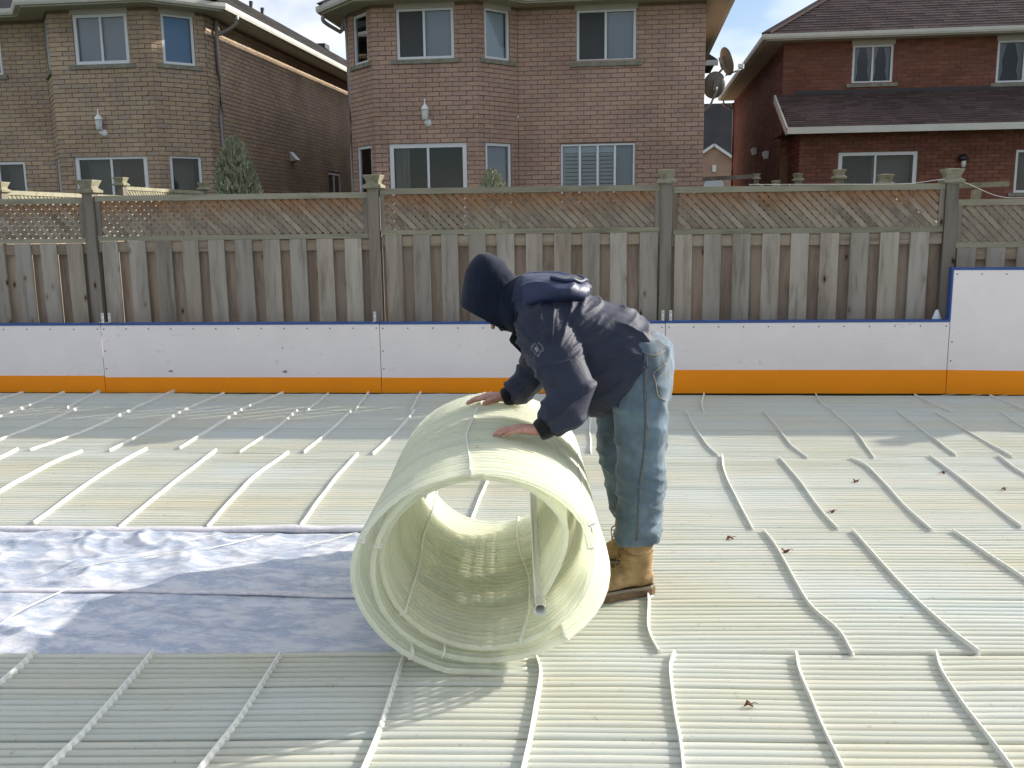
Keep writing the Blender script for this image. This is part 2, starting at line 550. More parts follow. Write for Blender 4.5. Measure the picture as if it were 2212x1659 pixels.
def tarp_mat():
    m, N, L, b = new_mat('white_poly_sheet')
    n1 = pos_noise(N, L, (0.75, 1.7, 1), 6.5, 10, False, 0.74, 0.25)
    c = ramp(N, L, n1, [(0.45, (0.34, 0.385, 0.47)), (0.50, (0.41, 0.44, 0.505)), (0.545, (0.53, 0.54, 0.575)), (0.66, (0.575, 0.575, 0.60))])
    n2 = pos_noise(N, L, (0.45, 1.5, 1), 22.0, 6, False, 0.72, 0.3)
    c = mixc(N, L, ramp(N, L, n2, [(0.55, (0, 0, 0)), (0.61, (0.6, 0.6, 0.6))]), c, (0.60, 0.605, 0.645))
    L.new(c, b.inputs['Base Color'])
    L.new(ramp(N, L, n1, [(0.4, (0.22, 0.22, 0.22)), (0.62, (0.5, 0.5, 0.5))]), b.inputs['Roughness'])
    b.inputs['Specular IOR Level'].default_value = 0.5
    add_bump(N, L, b, n2, 0.35, 0.01)
    return m


M_TARP = tarp_mat()
M_HEM = mottled('opaque_film_fold', [(0.3, (0.52, 0.50, 0.53)), (0.7, (0.64, 0.62, 0.64))], (1, 3, 1), 5, 0.4)
M_GRASS = mottled('lawn', [(0.3, (0.05, 0.07, 0.02)), (0.7, (0.09, 0.11, 0.04))], scale=3, rough=0.95)
M_LEAF = mottled('dead_leaf', [(0.3, (0.10, 0.03, 0.015)), (0.7, (0.20, 0.08, 0.03))], scale=30, rough=0.7)

# ------------------------------------------------------------------ ground
g = MB()
g.quad((-300, -60, -0.03), (300, -60, -0.03), (300, 600, -0.03), (-300, 600, -0.03))
tag(part('ground', g, M_GRASS), kind='structure')


# ------------------------------------------------------------------ walls, bricks, windows
class Wall:
    def __init__(self, A, B, z0, z1, openings=(), bricks=True):
        self.A, self.B = Vector((*A, 0)), Vector((*B, 0))
        self.L = (self.B - self.A).length
        self.d = (self.B - self.A) / self.L
        self.n = Vector((self.d.y, -self.d.x, 0))
        self.z0, self.z1, self.op, self.bricks = z0, z1, list(openings), bricks

    def P(self, u, off, z):
        return self.A + self.d * u + self.n * off + Vector((0, 0, z))

    def backing(self, mb, rec=0.012, deep=0.13, plain_mb=None):
        if plain_mb is not None and not self.bricks:
            mb = plain_mb
        us = sorted({0.0, self.L, *[v for o in self.op for v in (o[0], o[1])]})
        zs = sorted({self.z0, self.z1, *[v for o in self.op for v in (o[2], o[3])]})
        for a, b in zip(us, us[1:]):
            for c, e in zip(zs, zs[1:]):
                um, zm = (a + b) / 2, (c + e) / 2
                if any(o[0] < um < o[1] and o[2] < zm < o[3] for o in self.op):
                    continue
                mb.quad(self.P(a, -rec, c), self.P(b, -rec, c), self.P(b, -rec, e), self.P(a, -rec, e))
        for a, b, c, e in self.op:
            for p, q in (((a, c), (a, e)), ((a, e), (b, e)), ((b, e), (b, c)), ((b, c), (a, c))):
                mb.quad(self.P(p[0], -rec, p[1]), self.P(q[0], -rec, q[1]), self.P(q[0], -deep, q[1]), self.P(p[0], -deep, p[1]))

    def brick_list(self, bl=0.257, bh=0.079, j=0.010, zlow=1.2):
        """(u0, u1, z, full) of every brick; cut at ends and openings"""
        out = []
        if not self.bricks:
            return out
        pitch, course = bl + j, bh + j
        i0 = int(math.ceil((zlow - self.z0) / course)) if zlow > self.z0 else 0
        nrow = int((self.z1 - self.z0) / course)
        for i in range(i0, nrow):
            z = self.z0 + i * course
            zm = z + bh / 2
            cuts = [(o[0], o[1]) for o in self.op if o[2] < zm < o[3]]
            spans, s = [], 0.0
            for a, b in sorted(cuts):
                if a > s: spans.append((s, a))
                s = b
            if s < self.L: spans.append((s, self.L))
            u = -pitch / 2 * (i % 2) + 0.003
            while u < self.L:
                a0, b0 = u, u + bl
                for sa, sb in spans:
                    a, b = max(a0, sa + 0.002), min(b0, sb - 0.002)
                    if b - a > 0.025:
                        out.append((a, b, z, b - a > bl - 0.001))
                u += pitch
        return out


def unit_brick_mesh(name, mat):
    mb = MB()
    l, h, e = 0.1285, 0.0395, 0.003
    # local x along the wall, -y outwards; chamfered arrises
    f = [(-l + e, -0.012, -h + e), (l - e, -0.012, -h + e), (l - e, -0.012, h - e), (-l + e, -0.012, h - e)]
    m = [(-l, -0.009, -h), (l, -0.009, -h), (l, -0.009, h), (-l, -0.009, h)]
    b = [(-l, 0.006, -h), (l, 0.006, -h), (l, 0.006, h), (-l, 0.006, h)]
    fs = [(0, 1, 2, 3)]
    for k in range(4):
        q = (k + 1) % 4
        fs += [(k + 4, q + 4, q, k), (k + 8, q + 8, q + 4, k + 4)]
    mb.add(f + m + b, fs)
    return mb.mesh(name, mat)


def lay_bricks(root, walls, mat, n_single, keep=lambda p: True):
    allb = []
    for w in walls:
        for (a, b, z, full) in w.brick_list():
            c = w.P((a + b) / 2, 0, z + 0.0395)
            allb.append((w, a, b, z, full, c))
    view = [q for q in allb if q[4] and keep(q[5])]
    view.sort(key=lambda q: (q[5] - Vector((0, 0, 1.5))).length)
    singles = {id(q) for q in view[:n_single]}
    me = unit_brick_mesh('brick', mat)
    stuff = MB()
    for q in allb:
        w, a, b, z, full, c = q
        off = random.uniform(-0.002, 0.002)
        if id(q) in singles:
            ang = math.atan2(w.d.y, w.d.x)
            place('brick', me, root, c + w.n * off, (0, random.uniform(-.006, .006), ang))
        else:
            O = w.P(a, off, z)
            L, H = b - a, 0.079
            p = lambda u, o, zz: O + w.d * u + w.n * o + Vector((0, 0, zz))
            stuff.add([p(0, -.012, 0), p(L, -.012, 0), p(L, -.012, H), p(0, -.012, H),
                       p(.002, 0, .002), p(L - .002, 0, .002), p(L - .002, 0, H - .002), p(.002, 0, H - .002)],
                      [(4, 5, 6, 7), (0, 1, 5, 4), (1, 2, 6, 5), (2, 3, 7, 6), (3, 0, 4, 7)])
    o = part('brick', stuff, mat, root, kind='stuff')
    return o


def window(root, w, u0, u1, z0, z1, panes, style, fr=0.055, sill=True, header=None, name='window'):
    """panes: list of relative split positions; style: one of the back fills per pane"""
    mb = MB()
    f0, f1 = -0.085, -0.025
    def bar(a, b, c, e, o0=f0, o1=f1):
        mb.frame_box(w.A, w.d, w.n, (0, 0, 1), (a, o0, c), (b, o1, e))
    bar(u0 + .002, u0 + fr, z0 + .002, z1 - .002); bar(u1 - fr, u1 - .002, z0 + .002, z1 - .002)
    bar(u0 + fr, u1 - fr, z0 + .002, z0 + fr); bar(u0 + fr, u1 - fr, z1 - fr, z1 - .002)
    win = part(name, mb, M_WHITE_VINYL, root)
    iu0, iu1, iz0, iz1 = u0 + fr, u1 - fr, z0 + fr, z1 - fr
    edges = [0.0] + list(panes) + [1.0]
    mull = 0.045
    for k, (ra, rb) in enumerate(zip(edges, edges[1:])):
        a, b = iu0 + (iu1 - iu0) * ra, iu0 + (iu1 - iu0) * rb
        if k > 0:
            q = MB(); q.frame_box(w.A, w.d, w.n, (0, 0, 1), (a - mull / 2, -0.083, iz0), (a + mull / 2, -0.030, iz1))
            part('mullion', q, M_WHITE_VINYL, win)
        s = style[k]
        q = MB(); q.quad(w.P(a, -0.055, iz0), w.P(b, -0.055, iz0), w.P(b, -0.055, iz1), w.P(a, -0.055, iz1))
        if s != 'screen':
            part('pane', q, M_GLASS, win)
        def plane(nm, mat, off, aa=a, bb=b, cc=iz0, ee=iz1):
            q = MB(); q.quad(w.P(aa, off, cc), w.P(bb, off, cc), w.P(bb, off, ee), w.P(aa, off, ee))
            return part(nm, q, mat, win)
        if s == 'screen':
            plane('insect_screen', M_SCREEN, -0.05)
        elif s in ('blind', 'blue', 'shade'):
            mt = {'blind': M_BLIND, 'blue': M_BLUE_BLIND, 'shade': M_WHITE_BLIND}[s]
            q = MB()
            n = int((iz1 - iz0) / 0.05)
            for i in range(n):
                zz = iz0 + (iz1 - iz0) * i / n; hh = (iz1 - iz0) / n
                q.quad(w.P(a, -0.125, zz), w.P(b, -0.125, zz), w.P(b, -0.110, zz + hh), w.P(a, -0.110, zz + hh))
            part('blind', q, mt, win)
        elif s == 'curtain':
            q = MB()
            n = 28
            xs = [a + (b - a) * 0.42 * i / n for i in range(n + 1)]
            for i in range(n):
                o = [-.16 + .02 * math.sin(j * 1.9) for j in (i, i + 1)]
                q.quad(w.P(xs[i], o[0], iz0), w.P(xs[i + 1], o[1], iz0), w.P(xs[i + 1], o[1], iz1), w.P(xs[i], o[0], iz1))
            part('curtain', q, M_CURTAIN, win, True)
            plane('room_back', M_DARK_ROOM, -0.5)
        elif s == 'tied':
            for side in (-1, 1):
                q = MB(); n = 14
                for i in range(n):
                    za, zb = iz0 + (iz1 - iz0) * i / n, iz0 + (iz1 - iz0) * (i + 1) / n
                    wd = lambda zz: (b - a) * (0.12 + 0.33 * max(0, (zz - iz0 - .2) / (iz1 - iz0)) ** 1.5 + 0.1 * max(0, 1 - abs(zz - iz0 - .25) / .25))
                    ed = a if side < 0 else b
                    q.quad(w.P(ed, -.14, za), w.P(ed - side * wd(za), -.13, za), w.P(ed - side * wd(zb), -.13, zb), w.P(ed, -.14, zb))
                part('curtain', q, M_CURTAIN, win)
            plane('room_back', M_DARK_ROOM, -0.5)
        elif s == 'shutter':
            q = MB()
            st = 0.035
            q.frame_box(w.A, w.d, w.n, (0, 0, 1), (a + .004, -.125, iz0), (a + st, -.10, iz1))
            q.frame_box(w.A, w.d, w.n, (0, 0, 1), (b - st, -.125, iz0), (b - .004, -.10, iz1))
            q.frame_box(w.A, w.d, w.n, (0, 0, 1), (a + st, -.125, iz1 - .13), (b - st, -.10, iz1))
            part('shutter_frame', q, M_WHITE_BLIND, win)
            n = 13
            for i in range(n):
                zc = iz0 + (iz1 - .13 - iz0) * (i + .5) / n
                q = MB()
                ax = w.d; t = (Vector((0, 0, 1)) * math.cos(.6) + w.n * math.sin(.6)); nn = ax.cross(t)
                q.frame_box(w.P(a + st, -.112, zc), ax, nn, t, (0.002, -.004, -.034), (b - a - 2 * st - .002, .004, .034))
                part('louver_slat', q, M_WHITE_BLIND, win)
        else:
            plane('room_back', {'dark': M_DARK_ROOM, 'brown': M_BROWN_ROOM, 'taupe': M_TAUPE_ROOM}[s], -0.35)
    if sill:
        q = MB(); q.frame_box(w.A, w.d, w.n, (0, 0, 1), (u0 - .12, -.08, z0 - .085), (u1 + .12, .045, z0 - .002))
        part('window_sill', q, M_SILL, root)
    if header:
        q = MB(); q.frame_box(w.A, w.d, w.n, (0, 0, 1), (u0 - .03, -.012, z1 - .01), (u1 + .03, .014, header))
        part('header_panel', q, M_FASCIA_PANEL, root)
    return win


def roof_poly(mb, *pts):
    mb.quad(*pts)


def shingle_field(root, O, ud, vd, rows, urange, mat, n_single, tw=0.33, ex=0.145, start=0):
    """overlapping shingle tabs laid on a slope; urange(v) -> (u0, u1)"""
    O, ud, vd = Vector(O), Vector(ud).normalized(), Vector(vd).normalized()
    nd = ud.cross(vd)
    if nd.z < 0: nd = -nd
    base = Vector(base_of(root))
    one = MB()
    def tab(mb, P, w):
        h = ex + 0.03
        a, b = P + nd * 0.016, P + vd * h + nd * 0.004
        vs = [a, a + ud * w, b + ud * w, b, a - nd * .012, a + ud * w - nd * .012]
        mb.add(vs, [(0, 1, 2, 3), (4, 5, 1, 0), (4, 0, 3), (5, 2, 1)])
    tab(one, Vector((0, 0, 0)), tw - 0.006)
    me = one.mesh('shingle', mat)
    stuff = MB()
    cnt = 0
    for i in range(rows):
        v = i * ex
        u0, u1 = urange(v)
        u = u0 - random.uniform(0, tw)
        while u < u1 - 0.02:
            a, b = max(u, u0), min(u + tw - 0.006, u1)
            if b - a > 0.03:
                P = O + ud * a + vd * v + nd * random.uniform(0, .004)
                if b - a > tw - 0.008 and cnt < n_single:
                    place('shingle', me, root, P); cnt += 1
                else:
                    tab(stuff, P, b - a)
            u += tw
    part('shingle', stuff, mat, root, kind='stuff')


def eaves(root, path, zs=5.66, oh=0.45):
    s = MB(); sweep(s, path, [(0.0, zs), (0.0, zs + .02), (oh, zs + .02), (oh, zs)], True)
    part('soffit', s, M_SOFFIT, root)
    f = MB(); sweep(f, path, [(oh + .002, zs - .015), (oh + .002, zs + .13), (oh + .022, zs + .13), (oh + .022, zs - .015)])
    part('fascia', f, M_ALU_TRIM, root)
    gt = MB(); sweep(gt, path, [(oh + .024, zs + .01), (oh + .024, zs + .115), (oh + .028, zs + .115), (oh + .03, zs + .02), (oh + .10, zs + .02), (oh + .115, zs + .06), (oh + .122, zs + .125), (oh + .132, zs + .125), (oh + .128, zs + .055), (oh + .108, zs + .008)])
    part('gutter', gt, M_ALU_TRIM, root)
    return offset_path(path, oh + .03)


def bay_roof(mb, ep, k, q1, q2, z):
    p = [Vector((a.x, a.y, z)) for a in ep[k:k + 4]]
    mb.quad(p[1], p[2], q2, q1); mb.quad(p[0], p[1], q1); mb.quad(p[2], p[3], q2)


def downspout(root, pts, r=0.04, mat=None):
    mb = MB(); mb.tube(smooth_curve(pts, 24), r, 8)
    part('downspout', mb, mat or M_DOWNSPOUT, root, True)


# ---- middle house
mid = thing('brick_house', (-2.2, 19.6, 0), 'pinkish brown brick house with a bay window, in the middle behind the fence', 'house', 'brick houses behind the fence')
m2 = Wall((-5.8, 19.6), (-5.1, 18.85), 0, 5.68, [(.24, .84, 4.62, 5.58), (.22, .84, 1.3, 3.02)])
m3 = Wall((-5.1, 18.85), (-3.0, 18.85), 0, 5.68, [(.5, 1.64, 4.62, 5.58), (.28, 1.85, .95, 3.02)])
m4 = Wall((-3.0, 18.85), (-2.3, 19.6), 0, 5.68, [(.19, .82, 4.62, 5.58), (.17, .83, 1.3, 3.02)])
m5 = Wall((-2.3, 19.6), (1.41, 19.6), 0, 5.68, [(1.18, 2.36, 4.58, 5.58), (.86, 2.36, 1.78, 3.0)])
m6 = Wall((1.41, 19.6), (1.41, 40), 0, 5.68, bricks=False)
m1 = Wall((-5.8, 40), (-5.8, 19.6), 0, 5.68, bricks=False)
m7 = Wall((1.41, 40), (-5.8, 40), 0, 5.68, bricks=False)
mb, pm = MB(), MB()
for w in (m1, m2, m3, m4, m5, m6, m7):
    w.backing(mb, plain_mb=pm)
part('wall', mb, M_MORTAR, mid); part('outer_wall', pm, M_BRICK_PINK, mid)
lay_bricks(mid, [m2, m3, m4, m5], M_BRICK_PINK, 300, lambda p: p.z > 2.35)
window(mid, m2, .24, .84, 4.62, 5.58, [], ['taupe'])
window(mid, m2, .22, .84, 1.3, 3.02, [], ['taupe'])
window(mid, m3, .5, 1.64, 4.62, 5.58, [.48], ['screen', 'blind'], header=5.66)
window(mid, m3, .28, 1.85, .95, 3.02, [.5], ['curtain', 'dark'], fr=.085, sill=False, name='patio_door')
window(mid, m4, .19, .82, 4.62, 5.58, [], ['shade'], header=5.66)
window(mid, m4, .17, .83, 1.3, 3.02, [], ['blind'])
window(mid, m5, 1.18, 2.36, 4.58, 5.58, [.49], ['screen', 'blind'], header=5.66)
window(mid, m5, .86, 2.36, 1.78, 3.0, [.245, .5, .745], ['shutter', 'shutter', 'shutter', 'blind'], fr=.04)
mpath = [(-5.8, 40), (-5.8, 19.6), (-5.1, 18.85), (-3.0, 18.85), (-2.3, 19.6), (1.41, 19.6), (1.41, 40)]
ep = eaves(mid, mpath)
rf = MB()
zr = 5.80; xl, xr, yf, yb = -6.28, 1.89, 19.12, 40.5
rz = zr + .672 * (xr - xl) / 2
xm = (xl + xr) / 2
A, B, C, D = Vector((xl, yf, zr)), Vector((xr, yf, zr)), Vector((xr, yb, zr)), Vector((xl, yb, zr))
R1, R2 = Vector((xm, yf + 4.08, rz)), Vector((xm, yb - 4.08, rz))
rf.quad(A, B, R1); rf.quad(B, C, R2, R1); rf.quad(C, D, R2); rf.quad(D, A, R1, R2)
bay_roof(rf, ep, 1, Vector((-4.6, 20.5, zr + .672 * 1.38)), Vector((-3.5, 20.5, zr + .672 * 1.38)), zr)
part('roof', rf, M_SHINGLE_GREY, mid)
downspout(mid, [(-6.22, 19.35, 5.62), (-6.22, 19.4, 5.5), (-6.0, 19.75, 5.36), (-5.87, 19.78, 5.25), (-5.87, 19.78, 0.2)])
# front wing of the same house showing past its right edge
wb = MB(); wb.box((1.62, 29.2, 2.8), (0.6, 2.0, 5.6)); part('side_wing', wb, M_BRICK_PINK, mid)
wb = MB()
wb.add([(1.2, 27.9, 5.85), (2.35, 27.9, 5.85), (2.35, 30.5, 5.85), (1.2, 30.5, 5.85), (1.2, 27.9, 6.6), (1.2, 30.5, 6.6)], [(0, 1, 4), (1, 2, 5, 4), (2, 3, 5)])
part('wing_roof', wb, M_SHINGLE_GREY, mid)
wb = MB(); wb.box((1.78, 27.85, 5.75), (1.15, .12, .14)); part('wing_gutter', wb, M_ALU_TRIM, mid)

# ---- left house
lef = thing('brick_house', (-11, 18.95, 0), 'tan brick house on the left with a long side wall and grey downspout', 'house', 'brick houses behind the fence')
l1 = Wall((-17, 18.95), (-12.06, 18.95), 0, 5.68, [(3.0, 4.24, 1.5, 2.84), (2.7, 3.95, 4.6, 5.58)])
l2 = Wall((-12.06, 18.95), (-11.48, 18.2), 0, 5.68, [(.2, .8, 4.55, 5.58), (.2, .8, 1.3, 2.86)])
l3 = Wall((-11.48, 18.2), (-9.35, 18.2), 0, 5.68, [(.52, 1.66, 4.62, 5.58), (.31, 1.86, .9, 2.88)])
l4 = Wall((-9.35, 18.2), (-8.57, 18.95), 0, 5.68, [(.22, .86, 4.62, 5.58), (.20, .84, 1.5, 2.86)])
l5 = Wall((-8.57, 18.95), (-8.57, 42), 0, 5.68, [(7.55, 8.75, 1.6, 2.9)])
l6 = Wall((-8.57, 42), (-17, 42), 0, 5.68, bricks=False)
l7 = Wall((-17, 42), (-17, 18.95), 0, 5.68, bricks=False)
mb, pm = MB(), MB()
for w in (l1, l2, l3, l4, l5, l6, l7):
    w.backing(mb, plain_mb=pm)
part('wall', mb, M_MORTAR, lef); part('outer_wall', pm, M_BRICK_TAN, lef)
l5b = Wall((-8.57, 18.95), (-8.57, 33), 0, 5.68, l5.op)
lay_bricks(lef, [l1, l2, l3, l4, l5b], M_BRICK_TAN, 300, lambda p: p.z > 2.3 and p.x > -13.2 and p.y < 19.5)
window(lef, l1, 3.0, 4.24, 1.5, 2.84, [.5], ['shade', 'taupe'])
window(lef, l1, 2.7, 3.95, 4.6, 5.58, [.5], ['blue', 'blue'])
window(lef, l2, .2, .8, 4.55, 5.58, [], ['dark'])
window(lef, l2, .2, .8, 1.3, 2.86, [], ['dark'])
window(lef, l3, .52, 1.66, 4.62, 5.58, [.5], ['blind', 'blind'], fr=.07, header=5.66)
window(lef, l3, .31, 1.86, .9, 2.88, [.5], ['taupe', 'brown'], fr=.085, sill=False, name='patio_door')
window(lef, l4, .22, .86, 4.62, 5.58, [], ['blue'], header=5.66)
window(lef, l4, .20, .84, 1.5, 2.86, [], ['taupe'])
window(lef, l5, 7.55, 8.75, 1.6, 2.9, [.5], ['dark', 'dark'], sill=False)
lpath = [(-17, 42), (-17, 18.95), (-12.06, 18.95), (-11.48, 18.2), (-9.35, 18.2), (-8.57, 18.95), (-8.57, 42)]
ep = eaves(lef, lpath)
rf = MB()
rp = .64; xr = -8.09; yf = 18.47; xl = -17.5; xm = -11.03; rz = zr + rp * (xr - xm); yh = yf + (rz - zr) / rp
A, B, C, D = Vector((xl, yf, zr)), Vector((xr, yf, zr)), Vector((xr, 42.5, zr)), Vector((xl, 42.5, zr))
R1, R2, R3 = Vector((xm, yh, rz)), Vector((xm, 39.5, rz)), Vector((-14.5, yh, rz))
R4 = Vector((-14.5, 39.5, rz))
rf.quad(A, B, R1, R3); rf.quad(B, C, R2, R1); rf.quad(C, D, R4, R2); rf.quad(D, A, R3, R4); rf.quad(R1, R2, R4, R3)
bay_roof(rf, ep, 2, Vector((-11.0, 19.9, zr + .64 * 1.43)), Vector((-9.9, 19.9, zr + .64 * 1.43)), zr)
part('roof', rf, M_SHINGLE_GREY, lef)
sl = Vector((-1, 0, rp)).normalized()
shingle_field(lef, (xr, yf, zr), (0, 1, 0), sl, 23, lambda v: (v * sl.z / rp if True else 0, 23.0), M_SHINGLE_GREY, 0, tw=.5)
downspout(lef, [(-8.03, 19.3, 5.68), (-8.03, 19.3, 5.54), (-8.2, 19.32, 5.42), (-8.44, 19.34, 5.32), (-8.50, 19.35, 5.2), (-8.50, 19.35, .2)], .042)
for (x, y, z, h) in ((-10.88, 27.25, 7.36, .40), (-10.92, 28.2, 7.42, .36)):
    q = MB(); q.lathe((x, y, z), [(.055, 0), (.055, h), (.04, h), (.04, h - .05)], 12); part('vent_pipe', q, M_BLACK, lef, True)
    q = MB(); q.lathe((x, y, z - .02), [(.11, 0), (.10, .06), (.06, .09)], 12); part('pipe_collar', q, M_METAL, lef, True)
q = MB(); q.box((-10.75, 33.2, 7.52), (.35, .5, .16)); part('roof_vent', q, M_BLACK, lef)
q = MB()
q.add([(-8.57, 23.45, 3.26), (-8.57, 23.75, 3.26), (-8.40, 23.75, 3.06), (-8.40, 23.45, 3.06), (-8.57, 23.45, 3.02), (-8.57, 23.75, 3.02)],
      [(0, 1, 2, 3), (0, 3, 4), (1, 5, 2), (3, 2, 5, 4)])
part('dryer_vent_hood', q, M_METAL, lef)

# ---- right house
rig = thing('brick_house', (7, 23, 0), 'dark red brick house on the right with a brown skirt roof over its ground floor', 'house', 'brick houses behind the fence')
r1 = Wall((3.65, 36), (3.65, 24.6), 0, 5.68)
r2w = Wall((3.65, 24.6), (13, 24.6), 3.0, 5.68, [(1.63, 2.58, 4.66, 5.56), (4.95, 6.2, 4.58, 5.56)])
r3 = Wall((3.85, 24.6), (3.85, 23), 0, 3.6)
r4 = Wall((3.85, 23), (13, 23), 0, 3.5, [(.88, 2.63, .9, 2.95), (4.75, 6.2, 1.97, 2.92)])
r5 = Wall((13, 23), (13, 36), 0, 5.68, bricks=False)
r6 = Wall((13, 36), (3.65, 36), 0, 5.68, bricks=False)
mb, pm = MB(), MB()
for w in (r1, r2w, r3, r4, r5, r6):
    w.backing(mb, plain_mb=pm)
part('outer_wall', pm, M_BRICK_RED, rig)
mb.quad((3.65, 24.59, 0), (3.85, 24.59, 0), (3.85, 24.59, 3.4), (3.65, 24.59, 3.4))
part('wall', mb, M_MORTAR_RED, rig)
lay_bricks(rig, [r1, r2w, r3, r4], M_BRICK_RED, 300, lambda p: p.z > 2.2 and p.x < 9.4 and p.y < 25)
window(rig, r2w, 1.63, 2.58, 4.66, 5.56, [.5], ['tied', 'tied'], header=5.67)
window(rig, r2w, 4.95, 6.2, 4.58, 5.56, [.5], ['tied', 'blind'], header=5.67)
window(rig, r4, .88, 2.63, .9, 2.95, [.47], ['dark', 'taupe'], fr=.09, sill=False, name='patio_door')
window(rig, r4, 4.75, 6.2, 1.97, 2.92, [.55], ['taupe', 'blind'])
eaves(rig, [(3.65, 36), (3.65, 24.6), (13, 24.6), (13, 36)])
rf = MB()
rp = .66; x0, y0 = 3.17, 24.12
rf.quad((x0, y0, zr), (13.5, y0, zr), (9.2, y0 + 6, zr + 6 * rp), (x0 + 6, y0 + 6, zr + 6 * rp))
rf.quad((x0, y0, zr), (x0 + 6, y0 + 6, zr + 6 * rp), (x0 + 6, 36.5, zr + 6 * rp), (x0, 36.5, zr))
rf.quad((13.5, y0, zr), (13.5, 36.5, zr), (x0 + 6, 36.5, zr + 6 * rp), (x0 + 6, y0 + 6, zr + 6 * rp))
rf.quad((x0, 36.5, zr), (x0 + 6, 36.5, zr + 6 * rp), (13.5, 36.5, zr))
part('roof', rf, M_SHINGLE_BROWN, rig)
q = MB(); q.beam((x0 - .02, y0 - .02, zr + .02), (x0 + 5.9, y0 + 5.9, zr + 5.9 * rp + .02), .26, .05); part('hip_cap', q, M_SHINGLE_BROWN, rig)
sl = Vector((0, 1, rp)).normalized()
shingle_field(rig, (x0, y0, zr), (1, 0, 0), sl, 34, lambda v: (v * sl.y, 8.5), M_SHINGLE_BROWN, 150)
sv = Vector((0, 2.1, .96)); svn = sv.normalized()
sk = MB(); sk.quad((3.48, 22.48, 3.46), (13, 22.48, 3.46), (13, 24.58, 4.42), (3.48, 24.58, 4.42))
sk.quad((3.48, 22.5, 3.40), (13, 22.5, 3.40), (13, 23.0, 3.40), (3.48, 23.0, 3.40))
sk.quad((3.48, 23.0, 3.40), (3.85, 23.0, 3.40), (3.85, 24.58, 3.40), (3.48, 24.58, 3.40))
part('skirt_roof', sk, M_SHINGLE_BROWN, rig)
shingle_field(rig, (3.50, 22.46, 3.47), (1, 0, 0), sv, 16, lambda v: (0, 7.0), M_SHINGLE_BROWN, 150)
q = MB(); q.frame_box((3.46, 22.46, 3.36), (1, 0, 0), svn, Vector((1, 0, 0)).cross(svn), (-.02, 0, -.05), (.02, 2.3, .13)); part('rake_board', q, M_ALU_TRIM, rig)
q = MB(); q.box((8.3, 22.42, 3.40), (9.68, .10, .145)); part('skirt_gutter', q, M_ALU_TRIM, rig)
q = MB(); q.frame_box((3.62, 24.60, 4.40), (1, 0, 0), (0, -1, 0), (0, 0, 1), (.35, .003, -.02), (9.3, .035, .125)); part('flashing', q, M_FLASHING, rig)
downspout(rig, [(3.22, 35.4, 5.62), (3.25, 35.4, 5.45), (3.5, 35.4, 5.3), (3.58, 35.4, 5.1), (3.58, 35.4, .2)])
for (y, z) in ((29.3, 3.42), (26.75, 3.15)):
    q = MB(); q.box((3.60, y, z), (.12, .18, .2)); q.box((3.53, y, z + .02), (.06, .10, .10)); part('wall_vent', q, M_METAL, rig)

# ---- far house seen through the gap
far = thing('gabled_house', (5.0, 60, 0), 'distant gabled house in the gap between the middle and right houses', 'house')
q = MB()
q.add([(3.4, 60, 0), (6.4, 60, 0), (6.4, 60, 4.8), (4.95, 60, 5.75), (3.4, 60, 4.75), (3.4, 64, 0), (6.4, 64, 0), (6.4, 64, 4.8), (4.95, 64, 5.75), (3.4, 64, 4.75)],
      [(0, 1, 2, 3, 4), (1, 6, 7, 2), (0, 4, 9, 5), (5, 9, 8, 7, 6)])
part('wall', q, M_BRICK_PINK, far)
q = MB()
for a, b in (((3.1, 4.62), (4.95, 5.85)), ((4.95, 5.85), (6.7, 4.66))):
    q.beam((a[0], 59.9, a[1]), (b[0], 59.9, b[1]), .25, .16)
part('gable_trim', q, M_WHITE_VINYL, far)
q = MB()
q.quad((3.1, 59.95, 4.72), (4.95, 59.95, 5.93), (4.95, 64, 5.93), (3.1, 64, 4.72)); q.quad((4.95, 59.95, 5.93), (6.8, 59.95, 4.74), (6.8, 64, 4.74), (4.95, 64, 5.93))
q.quad((1.5, 63.5, 5.4), (9, 63.5, 5.4), (9, 68, 9.2), (1.5, 68, 9.2)); q.quad((1.5, 63.5, 0), (9, 63.5, 0), (9, 63.5, 5.4), (1.5, 63.5, 5.4))
part('roof', q, M_SHINGLE_GREY, far)
q = MB(); n = 14
q.add([(5.0 + .62 * math.cos(math.pi * k / n), 59.93, 3.35 + .62 * math.sin(math.pi * k / n)) for k in range(n + 1)], [tuple(range(n + 1))])
q.box((5.0, 59.93, 2.9), (1.24, .06, .8)); part('arched_window', q, M_BLIND, far)
q = MB(); q.box((5.0, 59.94, 4.45), (.22, .08, .4)); part('gable_vent', q, M_WHITE_VINYL, far)


# ------------------------------------------------------------------ lights and dishes on the houses
def lantern(loc, label):
    x, y, z = loc
    t = thing('wall_lantern', loc, label, 'lantern', 'white wall lanterns')
    q = MB(); q.lathe((x + .03, y + .03, z), [(.055, -.07), (.075, 0), (.055, .07)], 12)
    q.tube([(x + .02, y + .02, z - .05), (x + .01, y - .06, z - .02), (x, y - .10, z + .03)], .018, 8)
    part('bracket', q, M_LANTERN, t, True)
    q = MB(); q.lathe((x, y - .10, z + .05), [(.03, 0), (.045, .02), (.05, .03), (.065, .20), (.06, .21)], 10); part('lamp_glass', q, M_FROST, t, True)
    q = MB()
    for k in range(6):
        a = k * math.pi / 3
        q.tube([(x + .047 * math.cos(a), y - .10 + .047 * math.sin(a), z + .06), (x + .070 * math.cos(a), y - .10 + .070 * math.sin(a), z + .25)], .006, 5)
    part('cage', q, M_LANTERN, t)
    q = MB(); q.lathe((x, y - .10, z + .25), [(.085, 0), (.08, .015), (.05, .07), (.022, .10), (.012, .12), (.010, .20), (.004, .21)], 12); part('lantern_cap', q, M_LANTERN, t, True)


